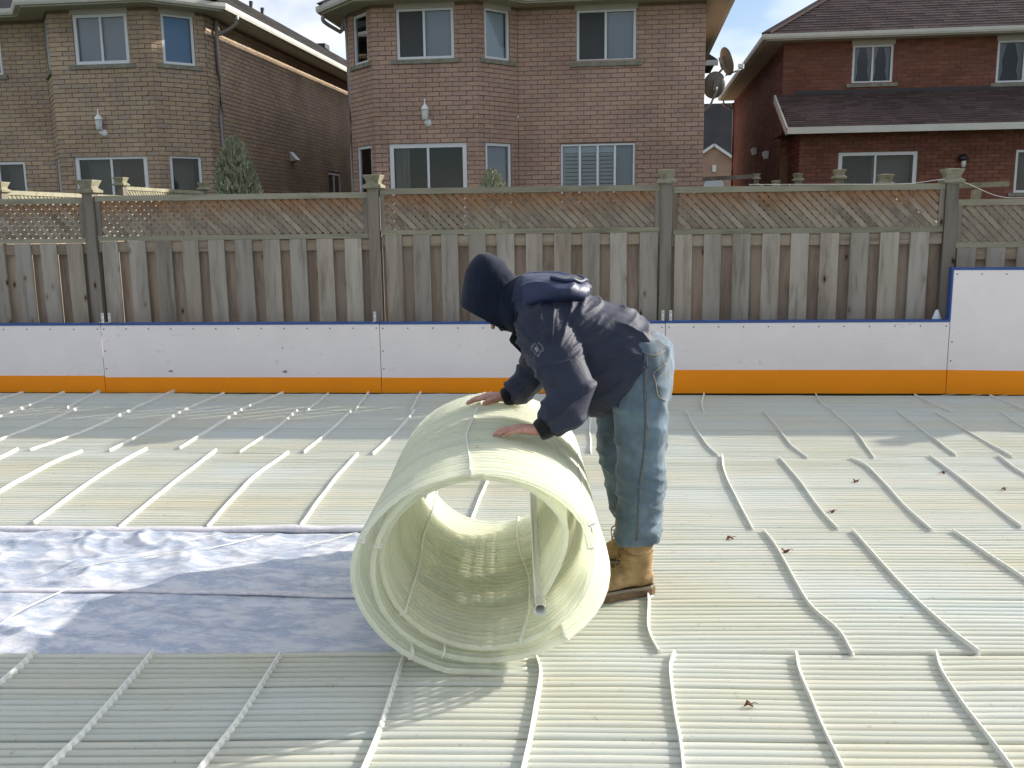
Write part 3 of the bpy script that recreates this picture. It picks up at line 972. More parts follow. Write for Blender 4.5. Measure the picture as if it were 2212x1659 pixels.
lantern((-4.04, 18.82, 3.40), 'white lantern above the patio door of the pinkish middle house')
lantern((-10.5, 18.17, 3.30), 'white lantern above the patio door of the tan left house')
lp = thing('porch_light', (7.42, 22.97, 2.66), 'small black porch light on the dark red brick wall', 'lamp')
q = MB(); q.lathe((7.42, 22.88, 2.66), [(.05, .03), (.10, .05), (.105, .10), (.06, .17), (.02, .19)], 12); q.box((7.42, 22.96, 2.76), (.10, .06, .12)); part('hood', q, M_BLACK, lp, True)
q = MB(); q.lathe((7.44, 22.87, 2.66), [(.02, -.12), (.05, -.09), (.055, 0), (.05, .04)], 12); part('bulb', q, M_FROST, lp, True)


def dish(loc, center, face, label, rad, arm_len):
    t = thing('satellite_dish', loc, label, 'satellite dish', 'satellite dishes on the middle house')
    f = Vector(face).normalized(); s = f.cross(Vector((0, 0, 1))).normalized(); u = s.cross(f)
    c = Vector(center)
    q = MB(); rr = []
    for k, rfac in enumerate((0.05, .35, .65, .85, 1.0)):
        rr.append([c + (s * math.cos(a) * rad[0] + u * math.sin(a) * rad[1]) * rfac + f * (.09 * rfac ** 2) for a in [2 * math.pi * j / 28 for j in range(28)]])
    back = [[p - f * .012 for p in r] for r in rr]
    q.rings(rr + [r for r in reversed(back)], True)
    part('reflector', q, M_DISH, t, True)
    q = MB(); q.beam(c - f * .03 - u * .09, c - f * .03 + u * .12, .12, .05, f); part('back_bracket', q, M_DISH_ARM, t)
    q = MB(); e = c - u * rad[1] * .95 + f * arm_len - u * .02
    q.tube([c - u * rad[1] * .9 - f * .02, e + u * .06], .018, 8); part('feed_arm', q, M_DISH_ARM, t, True)
    q = MB(); q.lathe(e + u * .1, [(.02, -.06), (.04, -.04), (.04, .05), (.02, .06)], 10); q.box(e + u * .13 - f * .04, (.08, .06, .07)); part('feed_horn', q, M_METAL, t)
    q = MB(); q.tube([Vector(loc), (Vector(loc) + c) / 2 + Vector((.05, 0, -.08)), c - f * .06 - u * .12, c - f * .05], .024, 8); part('mast', q, M_DISH_ARM, t, True)
    q = MB(); q.box(loc, (.03, .16, .2)); part('wall_plate', q, M_DISH_ARM, t)


dish((1.43, 20.6, 3.62), (1.70, 20.55, 4.18), (-.28, 1, .32), 'lower round grey dish beside the corner of the middle house', (.24, .275), .35)
dish((1.43, 20.75, 4.25), (1.86, 20.7, 4.66), (.93, .42, .32), 'upper tilted satellite dish with its feed arm reaching to the right', (.24, .29), .40)


# ------------------------------------------------------------------ fences
def post_with_cap(root, p, zt, s=0.098, cap=True, big=True):
    q = MB(); q.box((p[0], p[1], (zt - .115) / 2), (s, s, zt - .115))
    po = part('post', q, M_POST, root)
    if cap:
        k = s / 2
        q = MB()
        sq = lambda h, z: [Vector((p[0] + a * h, p[1] + b * h, z)) for a, b in ((-1, -1), (1, -1), (1, 1), (-1, 1))]
        q.rings([sq(k + .004, zt - .125), sq(k + .034, zt - .112), sq(k + .036, zt - .092), sq(k + .006, zt - .072), sq(k + .008, zt - .055), sq(k + .03, zt - .006), sq(k + .028, zt), sq(k * .4, zt + .004)])
        part('post_cap', q, M_CAP, po)
    return po


def fence_section(root, A, B, zt, slats, half=0.052, lat_h=0.36, boards=True, board_stuff=None, drop=0.0, phase=0.0):
    """one bay between two posts: rails, lattice on top, shadow-box boards below"""
    A, B = Vector((*A, 0)), Vector((*B, 0))
    d = (B - A).normalized(); n = Vector((d.y, -d.x, 0)); L = (B - A).length
    Z = Vector((0, 0, 1))
    a, b = half + .004, L - half - .004
    zl = zt - .042 - lat_h + .04            # lattice bottom
    fb = lambda q, u0, u1, o0, o1, z0, z1: q.frame_box(A, d, n, Z, (u0, o0, z0), (u1, o1, z1))
    q = MB(); fb(q, a, b, -.022, .030, zt - .05, zt); part('top_rail', q, M_RAIL, root)
    q = MB(); fb(q, a, b, -.022, .032, zl - .042, zl); part('lattice_rail', q, M_RAIL, root)
    for (u0, u1) in ((a, a + .042), (b - .042, b)):
        q = MB(); fb(q, u0, u1, .004, .026, zl + .001, zt - .051); part('lattice_stile', q, M_POST, root)
    # lattice slats, clipped to the opening
    w, sp = .0395, .0745
    U0, U1, Z0, Z1 = a + .043, b - .043, zl, zt - .05
    H = Z1 - Z0
    for layer, off in ((0, .013), (1, .004)):
        x = U0 - H + sp * (.4 + phase)
        while x < U1:
            # slat centre line runs from (x, top) down to (x+H, bottom) in layer 0; mirrored in layer 1
            t0, t1 = max(0, (U0 - x) / H), min(1, (U1 - x) / H)
            if t1 - t0 > .03:
                pa = (x + t0 * H, Z1 - t0 * H) if layer == 0 else (x + t0 * H, Z0 + t0 * H)
                pb = (x + t1 * H, Z1 - t1 * H) if layer == 0 else (x + t1 * H, Z0 + t1 * H)
                P = A + d * pa[0] + n * off + Z * pa[1]
                Q = A + d * pb[0] + n * off + Z * pb[1]
                slats.append((layer, P, Q, w * random.uniform(.93, 1.05), n))
            x += sp * random.uniform(.985, 1.015)
    # rails and boards
    q = MB(); fb(q, a, b, -.019, .019, zl - .145, zl - .055); part('rail', q, M_RAIL_BROWN, root)
    q = MB(); fb(q, a, b, -.019, .019, .35, .44); part('rail', q, M_RAIL, root)
    if not boards:
        return
    pitch = .2495
    def brd(u, wd, o0, o1, zt_, mt, lean):
        q = MB()
        c = u + wd / 2
        q.frame_box(A + d * c, d + Z * 0, n, (Z + d * lean).normalized(), (-wd / 2, o0, .03), (wd / 2, o1, zt_))
        part('board', q, mt, root)
    u = a + .012 + random.uniform(0, .03)
    brd(a + .001, .10, -.0385, -.0205, zl - .05, M_BOARD_BACK, 0)
    brd(b - .101, .10, -.058, -.0395, zl - .05, M_BOARD_BACK, 0)
    while u < b - .05:
        wd = min(.152 * random.uniform(.96, 1.03), b - u)
        brd(u, wd, .0205, .0385, zl - .044, M_BOARD, random.uniform(-.004, .004))
        ub = u + .152 - .022
        wb_ = min(.142, b - ub)
        if wb_ > .03:
            brd(ub, wb_, -.0385, -.0205, zl - .05, M_BOARD_BACK, random.uniform(-.004, .004))
        u += pitch


def slat_objects(root, slats, n_single, mat=None):
    mat = mat or M_LATTICE
    slats = sorted(slats, key=lambda s: s[0])
    stuff = MB()
    for i, (layer, P, Q, w, n) in enumerate(slats):
        d = (Q - P).normalized(); t = n.cross(d)
        q = MB() if i < n_single else stuff
        q.frame_box(P, d, t, n, (0, -w / 2, -.0035 if layer else -.0035), ((Q - P).length, w / 2, .0045))
        if i < n_single:
            part('lattice_slat', q, mat, root)
    if stuff.v:
        part('lattice_slat', stuff, mat, root, kind='stuff')


FP = [(-7.46, 8.02), (-4.885, 8.155), (-2.27, 8.29), (.30, 8.425), (2.695, 8.55), (5.2, 8.68)]
FT = [1.742, 1.758, 1.785, 1.762, 1.625]
fence = thing('wooden_fence', (0, 8.4, 0), 'weathered grey board fence with lattice top and capped posts behind the rink boards', 'fence')
for i, p in enumerate(FP):
    post_with_cap(fence, p, [1.9, 1.9, 1.905, 1.91, 1.88, 1.8][i])
slats = []
for i in range(5):
    fence_section(fence, FP[i], FP[i + 1], FT[i], slats, phase=random.random())
slat_objects(fence, slats, 300)

lf = thing('wooden_fence', (-7.1, 12, 0), 'lattice topped fence running back between the tan and pinkish houses', 'fence', 'fences dividing the neighbours\' yards')
LP = [(-7.25, 8.2), (-7.1, 10.05), (-7.1, 12.66), (-7.1, 15.26)]
for p, z in zip(LP[1:], (1.99, 2.15, 2.17)):
    post_with_cap(lf, p, z)
slats = []
for i, z in enumerate((1.80, 1.90, 2.03)):
    fence_section(lf, LP[i], LP[i + 1], z, slats, boards=False)
slat_objects(lf, slats, 120, M_CAP)
q = MB()
for a, b in zip(LP, LP[1:]):
    q.beam((a[0], a[1] + .06, .75), (b[0], b[1] - .06, .75), .03, 1.4)
part('board_panel', q, M_BOARD_BACK, lf)

rfn = thing('wooden_fence', (2.62, 12, 0), 'row of capped fence posts running back beside the dark red house', 'fence', 'fences dividing the neighbours\' yards')
RP = [(2.66, 8.62), (2.62, 10.42), (2.62, 12.66), (2.62, 15.71), (2.62, 18.05), (2.62, 20.85)]
RZ = [0, 1.92, 2.08, 2.17, 2.15, 2.40]
for p, z in zip(RP[1:], RZ[1:]):
    post_with_cap(rfn, p, z)
for i in range(5):
    q = MB()
    z0, z1 = max(RZ[i], 1.6) - .22, RZ[i + 1] - .24
    q.beam((RP[i][0], RP[i][1] + .06, z0), (RP[i + 1][0], RP[i + 1][1] - .06, z1), .04, .09); part('rail', q, M_RAIL, rfn)
    q = MB(); q.beam((RP[i][0], RP[i][1] + .06, .75), (RP[i + 1][0], RP[i + 1][1] - .06, .75), .03, 1.3); part('board_panel', q, M_BOARD_BACK, rfn)
q = MB(); q.beam((1.45, 21.5, 2.33), (2.62, 21.4, 2.37), .04, .09); part('rail', q, M_POST, rfn)
q = MB(); q.beam((1.45, 21.5, 1.1), (2.62, 21.4, 1.1), .03, 1.9); part('gate_panel', q, M_BOARD_BACK, rfn)

dk = thing('deck_railing', (4.1, 12, 0), 'pale wooden railing behind the far right of the fence', 'railing')
q = MB(); q.beam((3.2, 12.0, 1.82), (4.42, 12.0, 1.85), .09, .06); part('handrail', q, M_CAP, dk)
for x in (3.45, 4.05):
    q = MB(); q.box((x + .02, 12.0, .9), (.09, .09, 1.78)); part('post', q, M_CAP, dk)

sl_t = thing('string_lights', (3.0, 8.6, 1.6), 'thin wire of tiny hanging lights along the fence top on the right', 'string lights')
q = MB()
pts = [(1.0, 8.43, 1.775), (1.6, 8.45, 1.768), (2.3, 8.48, 1.762), (2.7, 8.50, 1.79), (3.1, 8.52, 1.64), (3.5, 8.54, 1.66), (3.75, 8.55, 1.73), (4.6, 8.6, 1.72)]
q.tube(smooth_curve(pts, 40), .0022, 5); part('wire', q, M_RIB, sl_t)
for (x, ln) in ((1.02, .10), (1.35, .14), (1.9, .08), (2.33, .12), (3.5, .07), (3.62, .13), (3.72, .10)):
    y = 8.425 + (x - .3) * .053; zt = 1.77 if x < 2.6 else 1.70
    q = MB(); q.tube([(x, y, zt), (x - .01, y, zt - ln)], .002, 5); q.lathe((x - .01, y, zt - ln - .02), [(.003, 0), (.007, .008), (.004, .022)], 6)
    part('bulb', q, M_RIB, sl_t)


# ------------------------------------------------------------------ bushes
def foliage(mb, c, rad, h, n, leaf, seed, cone=0.35):
    rng = random.Random(seed)
    for _ in range(n):
        t = rng.random() ** .8
        z = t * h
        prof = (1 - t ** 5) ** .7 * (0.75 + .25 * min(1, t * 3)) * (1.02 - .22 * t)
        a = rng.random() * 2 * math.pi
        rr = rad * prof * (rng.random() ** .35) * (1 + .22 * nz(math.cos(a) * 1.5 + seed, math.sin(a) * 1.5, z * 3))
        p = Vector((c[0] + math.cos(a) * rr, c[1] + math.sin(a) * rr, c[2] + z))
        d = Vector((math.cos(a) * .5 + rng.uniform(-.4, .4), math.sin(a) * .5 + rng.uniform(-.4, .4), 1.0 + rng.uniform(-.3, .3))).normalized()
        s = d.cross(Vector((rng.uniform(-1, 1), rng.uniform(-1, 1), rng.uniform(-.3, .3)))).normalized()
        l, w = leaf * rng.uniform(.7, 1.5), leaf * .3
        mb.add([p - s * w, p + s * w, p + d * l + s * w * .3, p + d * l - s * w * .3], [(0, 1, 2, 3)])


M_CEDAR = brick_mat('cedar_foliage', [(0.16, 0.18, 0.12), (0.30, 0.33, 0.21), (0.42, 0.45, 0.31), (0.22, 0.25, 0.16), (0.52, 0.54, 0.40)])
M_BARK = mottled('bark', [(0.3, (0.06, 0.045, 0.03)), (0.7, (0.10, 0.08, 0.06))], (1, 1, .3), 12)
bt = thing('cedar_shrub', (-7.27, 17.0, 0), 'bushy grey green cedar standing by the corner of the tan house', 'shrub')
q = MB(); foliage(q, (-7.27, 17.0, .15), .50, 2.85, 14000, .075, 3); part('crown', q, M_CEDAR, bt, kind='stuff')
q = MB(); q.tube([(-7.27, 17, 0), (-7.26, 17, 1.2), (-7.27, 17, 2.4)], [.06, .045, .01], 8); part('trunk', q, M_BARK, bt, True)
bt = thing('small_shrub', (-2.5, 17.0, 0), 'top of a small pale shrub in front of the bay window of the middle house', 'shrub')
q = MB(); foliage(q, (-2.5, 17.0, .1), .45, 2.25, 2500, .06, 5); part('crown', q, M_CEDAR, bt, kind='stuff')
q = MB(); q.tube([(-2.5, 17, 0), (-2.5, 17, 1.9)], [.04, .01], 8); part('trunk', q, M_BARK, bt, True)


# ------------------------------------------------------------------ rink boards
def dasher(A, B, h, kick, label, left_edge=False):
    A, B = Vector((*A, 0)), Vector((*B, 0))
    d = (B - A).normalized(); n = Vector((d.y, -d.x, 0)); L = (B - A).length; Z = Vector((0, 0, 1))
    t = thing('rink_board', (A + B) / 2, label, 'rink board', 'white and orange rink boards')
    fb = lambda q, u0, u1, o0, o1, z0, z1: q.frame_box(A, d, n, Z, (u0, o0, z0), (u1, o1, z1))
    e = .003
    q = MB(); fb(q, e, L - e, -.012, 0, kick + .001, h - .012); part('white_panel', q, M_BOARD_WHITE, t)
    q = MB(); fb(q, e, L - e, -.012, .006, .0, kick); part('kick_strip', q, M_KICK, t)
    q = MB(); fb(q, e, L - e, -.060, .004, h - .011, h + .009); part('cap_rail', q, M_CAP_BLUE, t)
    q = MB()
    for z in (.03, h * .5, h - .08):
        fb(q, .05, L - .05, -.055, -.0125, z, z + .04)
    for k in range(5):
        u = .05 + (L - .14) * k / 4
        fb(q, u, u + .04, -.054, -.013, .075, h * .5 - .005)
    part('frame', q, M_POST, t)
    if left_edge:
        q = MB(); fb(q, -.012, .0025, -.10, .002, .62, h + .012); part('edge_trim', q, M_CAP_BLUE, t)
    n_s = max(2, int(L / .21))
    for k in range(n_s + 1):
        u = .03 + (L - .06) * k / n_s
        q = MB(); q.tube([A + d * u + Z * (h - .045) + n * .0, A + d * u + Z * (h - .045) + n * .0025], .0065, 6); part('screw', q, M_SCREW, t)
    for z in (kick + .08, kick + .24):
        q = MB(); q.tube([A + d * .025 + Z * z, A + d * .025 + Z * z + n * .0025], .0065, 6); part('screw', q, M_SCREW, t)
    return t, A, d, n


BP = [(-7.2, 7.74), (-4.72, 7.865), (-2.185, 7.998), (.30, 8.128), (2.665, 8.252), (3.30, 8.225), (5.0, 8.02)]
dasher(BP[0], BP[1], .622, .152, 'low white rink board at the far left of the row')
tA = dasher(BP[1], BP[2], .622, .138, 'low white rink board with small bare worn patches above its orange strip')
dasher(BP[2], BP[3], .620, .135, 'low white rink board behind the bending worker')
dasher(BP[3], BP[4], .622, .203, 'low white rink board between the worker and the tall board')
dasher(BP[4], BP[5], 1.056, .203, 'tall white rink board with a blue edge, right end', True)
dasher(BP[5], BP[6], 1.056, .203, 'tall white rink board beyond the right end of the fence view')
for (u, z, w, h) in ((.62, .195, .055, .02), (1.67, .19, .05, .028), (1.66, .40, .012, .02)):
    q = MB()
    t, A, d, n = tA
    c = A + d * u + n * .0008 + Vector((0, 0, z))
    pts = [c + d * (w / 2 * math.cos(a) * random.uniform(.7, 1.1)) + Vector((0, 0, h / 2 * math.sin(a) * random.uniform(.7, 1.1))) for a in [k * math.pi / 5 for k in range(10)]]
    q.add(pts, [tuple(range(10))]); part('worn_patch', q, M_PATCH, t)
for i, x in enumerate((-4.72, -4.655, -2.235, .278, .345)):
    y = 7.865 + (x + 4.72) * .0525
    t = thing('metal_bracket', (x, y + .03, .64), ['galvanised strap standing at the first board joint, left one of the pair', 'galvanised strap standing at the first board joint, right one of the pair',
              'single galvanised strap at the board joint by the worker\'s left', 'galvanised strap at the joint behind the worker\'s rump, left one', 'galvanised strap at the joint behind the worker\'s rump, right one'][i], 'bracket', 'galvanised straps on the rink boards')
    q = MB(); q.box((x, y + .045, .675), (.024, .004, .085)); q.box((x, y + .02, .6345), (.024, .05, .003))
    part('strap', q, M_METAL, t)
    for dz in (.655, .70):
        q = MB(); q.tube([(x, y + .0425, dz), (x, y + .0405, dz)], .005, 6); part('bolt', q, M_SCREW, t)
bg = thing('plastic_bag', (2.6, 8.33, .5), 'crumpled white plastic bag tucked behind the board beside the tall blue edge', 'bag')
q = MB()
for i in range(7):
    q.rings([[Vector((2.585 + (.05 * math.cos(a)) * r * (1 + .4 * nz(i, a)), 8.36 + .04 * math.sin(a) * r, .5 + z + .02 * nz(a * 2, i))) for a in [k * math.pi / 5 for k in range(10)]] for r, z in ((.9, 0), (1, .06), (.8, .12), (.45, .17), (.2, .20))]) if i == 0 else None
part('bag_body', q, M_WHITE_BLIND, bg, True)

# ------------------------------------------------------------------ plastic sheet
tp = thing('plastic_sheet', (-1, 4, 0), 'wrinkled white plastic sheet under the tube mats, bare left of the roll', 'plastic sheet')
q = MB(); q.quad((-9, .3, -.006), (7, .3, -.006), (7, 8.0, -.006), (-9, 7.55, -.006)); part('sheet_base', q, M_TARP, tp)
x0, x1, y0, y1, st = -3.6, .3, 2.72, 4.55, .013
nx, ny = int((x1 - x0) / st), int((y1 - y0) / st)
vs = []
def ridge(v, c, w): return math.exp(-((v - c) / w) ** 2)
for j in range(ny + 1):
    for i in range(nx + 1):
        x, y = x0 + i * st, y0 + j * st
        e = min(1, (x - x0) / .15, (-.2 - x) / .25, (y - (3.06 + .094 * x)) / .05, (4.37 + .08 * x - y) / .05)
        wv = 1 - abs(nz(x * 1.3 + y * .7, y * 2.6 - x * .4, 1.3)) * 2.0
        wv2 = 1 - abs(nz(x * 3.1 - y * 1.9, y * 4.5 + x, 7.7)) * 2.2
        left = min(1, max(0, (-.9 - x) / 1.2))
        wv3 = 1 - abs(nz(x * 6.5 + y * 3.0, y * 9.0 - x * 2, 3.9)) * 2.4
        z = .002 + (.017 * max(0, wv) ** 2.4 + .011 * max(0, wv2) ** 3 + .0045 * max(0, wv3) ** 2) * (.35 + 1.2 * left)
        f1 = 3.42 + .075 * (x + 2) + .02 * math.sin(x * 2.3)
        z *= 1 - .8 * ridge(y, f1, .05)
        z += .010 * ridge(y, f1, .05)
        f2 = 4.20 + .085 * (x + 2) + .02 * math.sin(x * 3.1)
        z += .022 * ridge(y, f2, .045)
        vs.append((x, y, -.004 + z * max(0, e)))
fs = [(j * (nx + 1) + i, j * (nx + 1) + i + 1, (j + 1) * (nx + 1) + i + 1, (j + 1) * (nx + 1) + i) for j in range(ny) for i in range(nx)]
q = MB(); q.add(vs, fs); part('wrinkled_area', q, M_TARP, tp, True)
q = MB()
for pts in ([(-2.05, 4.02), (-1.95, 4.12), (-1.7, 4.19)], [(-2.4, 3.62), (-2.1, 3.82), (-1.9, 3.95), (-1.75, 4.15)], [(-1.42, 4.15), (-1.3, 4.22)], [(-1.5, 4.02), (-1.32, 4.2)], [(-2.32, 2.95), (-2.34, 3.15), (-2.28, 3.4)]):
    q.tube([(x, y, .022 + .01 * math.sin(x * 5)) for x, y, _ in smooth_curve([(a, b, 0) for a, b in pts], 14)], .0028, 5)
part('loose_twine', q, M_RIB, tp)
for xa_, xb_, fy, w_, h_ in ((-3.4, .1, lambda x: 3.42 + .075 * (x + 2) + .02 * math.sin(x * 2.3), .020, .007), (-3.4, -.38, lambda x: 4.215 + .085 * (x + 2) + .016 * math.sin(x * 3.1), .036, .016)):
    q = MB()
    pts = [(xa_ + (xb_ - xa_) * k / 70, fy(xa_ + (xb_ - xa_) * k / 70) + .006 * nz(k * .31, 2), .014 + .004 * nz(k * .17, 7)) for k in range(71)]
    q.tube(pts, [1 + .3 * nz(k * .23, 5) for k in range(71)], 10, True, (0, 0, 1), w_, h_)
    part('folded_hem', q, M_HEM, tp, True)

# ------------------------------------------------------------------ tube mats
RIBS = {
 1: [[(-5.42, 7.7), (-5.393, 7.349)], [(-5.037, 7.723), (-4.924, 6.923)], [(-4.744, 7.801), (-4.574, 7.028)], [(-4.064, 7.861), (-4.006, 7.048)], [(-3.551, 7.773), (-3.549, 7.038)],
     [(-3.028, 7.824), (-3.092, 7.068)], [(-2.613, 7.801), (-2.539, 7.025)], [(-2.277, 7.888), (-2.16, 7.089)], [(-1.814, 7.916), (-1.716, 7.119)], [(-1.2, 7.93), (-1.22, 7.15)], [(-.6, 7.95), (-.6, 7.2)],
     [(0.627, 7.996), (0.58, 7.594), (0.566, 7.231)], [(1.554, 8.024), (1.524, 7.654), (1.552, 7.335)], [(2.35, 8.036), (2.379, 7.708), (2.433, 7.333)], [(2.95, 8.05), (3.0, 7.38)]],
 2: [[(-4.924, 6.95), (-4.886, 6.3), (-4.84, 5.62)], [(-4.478, 7.042), (-4.405, 6.415), (-4.361, 5.62)], [(-3.984, 7.009), (-3.929, 6.212), (-3.962, 5.639)], [(-3.557, 7.037), (-3.462, 6.311), (-3.416, 5.67)],
     [(-3.092, 7.068), (-3.034, 6.442), (-2.979, 5.77)], [(-2.627, 7.074), (-2.552, 6.344), (-2.524, 5.696)], [(-2.192, 7.087), (-2.133, 6.374), (-2.101, 5.728)], [(-1.684, 7.121), (-1.644, 6.409), (-1.639, 5.722)],
     [(-1.2, 7.15), (-1.17, 6.4), (-1.15, 5.75)], [(-.75, 7.2), (-.72, 6.4), (-.7, 5.8)],
     [(-0.308, 7.251), (-0.285, 6.637), (-0.244, 5.86)], [(0.432, 7.261), (0.466, 6.625), (0.51, 6.118), (0.551, 5.856)], [(1.024, 7.262), (1.043, 6.666), (1.05, 6.159), (1.095, 5.833)],
     [(1.539, 7.273), (1.552, 6.703), (1.528, 6.223), (1.497, 5.864)], [(2.026, 7.351), (2.019, 6.672), (2.016, 5.97)], [(2.301, 7.324), (2.312, 6.571), (2.344, 5.955)], [(2.777, 7.356), (2.743, 6.82), (2.8, 6.0)]],
 3: [[(-4.062, 5.66), (-4.023, 5.3), (-3.96, 4.1)], [(-3.601, 5.651), (-3.593, 5.209), (-3.43, 4.12)], [(-3.199, 5.75), (-3.14, 5.085), (-2.97, 4.197)], [(-2.707, 5.75), (-2.612, 4.935), (-2.498, 4.171)],
     [(-2.206, 5.72), (-2.189, 5.097), (-2.062, 4.216)], [(-1.738, 5.73), (-1.691, 5.011), (-1.604, 4.272)], [(-1.28, 5.75), (-1.22, 5.0), (-1.17, 4.3)], [(-.84, 5.78), (-.81, 5.17), (-.78, 4.51), (-.77, 4.33)],
     [(-.36, 5.8), (-.33, 5.1), (-.31, 4.36)], [(.11, 5.83), (.12, 5.1), (.13, 4.38)],
     [(0.576, 5.858), (0.556, 5.452), (0.57, 4.894), (0.589, 4.423)], [(0.925, 5.834), (0.957, 5.313), (0.967, 4.789), (0.993, 4.459)], [(1.353, 5.853), (1.414, 5.589), (1.407, 4.861), (1.429, 4.484)],
     [(1.853, 5.95), (1.861, 5.388), (1.859, 4.8), (1.863, 4.567)], [(2.269, 5.989), (2.252, 5.546), (2.3, 4.6)], [(2.75, 6.0), (2.76, 4.65)]],
 4: [[(0.06, 4.35), (0.074, 4.1), (0.082, 3.533), (0.075, 3.256), (0.109, 3.07)], [(0.639, 4.41), (0.666, 4.158), (0.684, 3.651), (0.705, 3.478), (0.755, 3.298), (0.763, 3.117)],
     [(1.058, 4.45), (1.078, 4.081), (1.109, 3.682), (1.151, 3.362), (1.192, 3.175)], [(1.526, 4.49), (1.569, 4.164), (1.612, 3.887), (1.68, 3.2)], [(2.0, 4.52), (2.05, 3.9), (2.12, 3.25)]],
 5: [[(0.162, 3.072), (0.14, 2.938), (0.142, 2.68), (0.154, 2.366), (.16, 1.75)], [(0.574, 3.105), (0.561, 2.953), (0.568, 2.736), (0.574, 2.558), (0.581, 2.412), (.6, 1.8)], [(1.047, 3.165), (1.024, 3.027), (1.021, 2.819), (1.031, 2.459), (1.04, 1.85)],
     [(-2.066, 2.856), (-2.04, 2.633), (-2.0, 1.6)], [(-1.644, 2.89), (-1.6, 2.5), (-1.581, 2.182), (-1.56, 1.6)], [(-1.192, 2.92), (-1.165, 2.509), (-1.159, 2.227), (-1.15, 1.62)], [(-0.762, 2.948), (-0.734, 2.578), (-0.715, 2.274), (-.7, 1.65)],
     [(-.31, 3.0), (-.28, 2.82), (-.28, 2.32), (-.28, 1.7)], [(1.5, 3.2), (1.48, 2.5), (1.5, 1.9)]],
}
# (x0, x1, near line (y at 0, slope), far line, tubes, looseness)
MATS = {1: (-6.3, 4.2, (7.205, .053), (7.93, .045), 21, .009), 2: (-6.3, 4.2, (5.83, .050), (7.20, .053), 39, .007),
        3: (-5.6, 3.6, (4.385, .080), (5.815, .050), 41, .0045), 4: (-.40, 3.2, (3.075, .093), (4.375, .082), 37, .004), 5: (-3.2, 2.6, (1.72, .105), (3.068, .094), 38, .004)}
MLAB = {1: 'narrow strip of pale tubing lying against the orange boards', 2: 'shaded mat of pale tubes second from the boards, dappled by fence light', 3: 'sunlit yellowish mat of tubes just behind the roll',
        4: 'greenish white tube mat under the worker\'s boots, right of the roll', 5: 'nearest tube mat across the bottom of the view with wide visible gaps'}
TUBE_R = .0105


def make_mat(k):
    xa, xb, (n0, ns), (f0, fs_), nt, loose = MATS[k]
    t = thing('tube_mat', ((xa + xb) / 2, n0, 0), MLAB[k], 'tube mat', 'flat tube mats on the rink')
    seed = k * 11.3
    rib_x = sorted(sum(p[0] for p in r) / len(r) for r in RIBS[k])
    nseg = int((xb - xa) / .085)
    def ypos(v, x):
        return (n0 + ns * x) * (1 - v) + (f0 + fs_ * x) * v
    for i in range(nt):
        v = (i + .5) / nt
        v += .16 / nt * math.sin(i * 12.9 + seed * 3) * (1 if k > 2 else .6)
        if k > 3 and i % 9 == 4: v += .22 / nt
        pts = []
        for s in range(nseg + 1):
            x = xa + (xb - xa) * s / nseg
            dist = min(abs(x - rx) for rx in rib_x)
            free = min(1.0, dist / .12)
            y = ypos(v, x) + loose * free * (1.0 * nz(x * 1.6, i * 7.1, seed) + .6 * nz(x * .5, i * 3.7, seed + 4))
            y += .02 * nz(x * .7, 0, seed + 9)
            z = TUBE_R + .001 + (.003 + loose * .3) * free * max(0, nz(x * 1.9, i * 5.3, seed + 2)) + (.012 if k in (1, 2) else .004) * max(0, nz(x * 1.1, v * 2.0, seed + 20))
            pts.append((x, y, z))
        q = MB(); q.tube(pts, TUBE_R, 8, True, (0, 0, 1), 1.57, .76)
        part('tube', q, M_TUBE, t, True)
    for r in RIBS[k]:
        ln = sum((Vector((*u, 0)) - Vector((*w_, 0))).length for u, w_ in zip(r, r[1:]))
        ptch = ((f0 + fs_ * r[0][0]) - (n0 + ns * r[0][0])) / nt
        c = smooth_curve([(x, y, 0) for x, y in r], max(8, int(ln / ptch * 5)))
        q = MB()
        rings = []
        for m, p in enumerate(c):
            dd = (c[min(m + 1, len(c) - 1)] - c[max(m - 1, 0)]).normalized(); s = Vector((-dd.y, dd.x, 0))
            lift = .003 * nz(p.x * 3, p.y * 4, 2) + (.008 * max(0, nz(p.x, p.y * 1.4, seed + 20)) if k in (1, 2) else 0)
            ht = .036 + lift
            sway = .006 * nz(p.x * 2, p.y * 3, 5)
            sc = ((p.y - (n0 + ns * p.x)) / ptch) % 1.0
            wd = .0020 + .0075 * max(0.0, math.sin(math.pi * sc)) ** 1.5
            rings.append([p - s * .0018 + Vector((0, 0, .004)), p + s * wd + Vector((0, 0, .004)), p + s * (wd + .0005) + Vector((sway, 0, ht * .62)), p + s * .0020 + Vector((sway, 0, ht)), p - s * .0020 + Vector((sway, 0, ht))])
        q.rings(rings)
        part('spacer_rib', q, M_RIB, t)
    return t


for k in MATS:
    make_mat(k)

# ------------------------------------------------------------------ the roll
C0, C1 = Vector((-.465, 2.84, .375)), Vector((-.625, 4.2, .375))
roll = thing('tubing_roll', ((C0.x + C1.x) / 2, 3.5, 0), 'big rolled up coil of pale green translucent tubing held by the worker', 'tubing roll')
NT, TURNS = 38, 2.653
AX = (C1 - C0).normalized()
SX = Vector((AX.y, -AX.x, 0))                    # horizontal across the roll (+ is right)


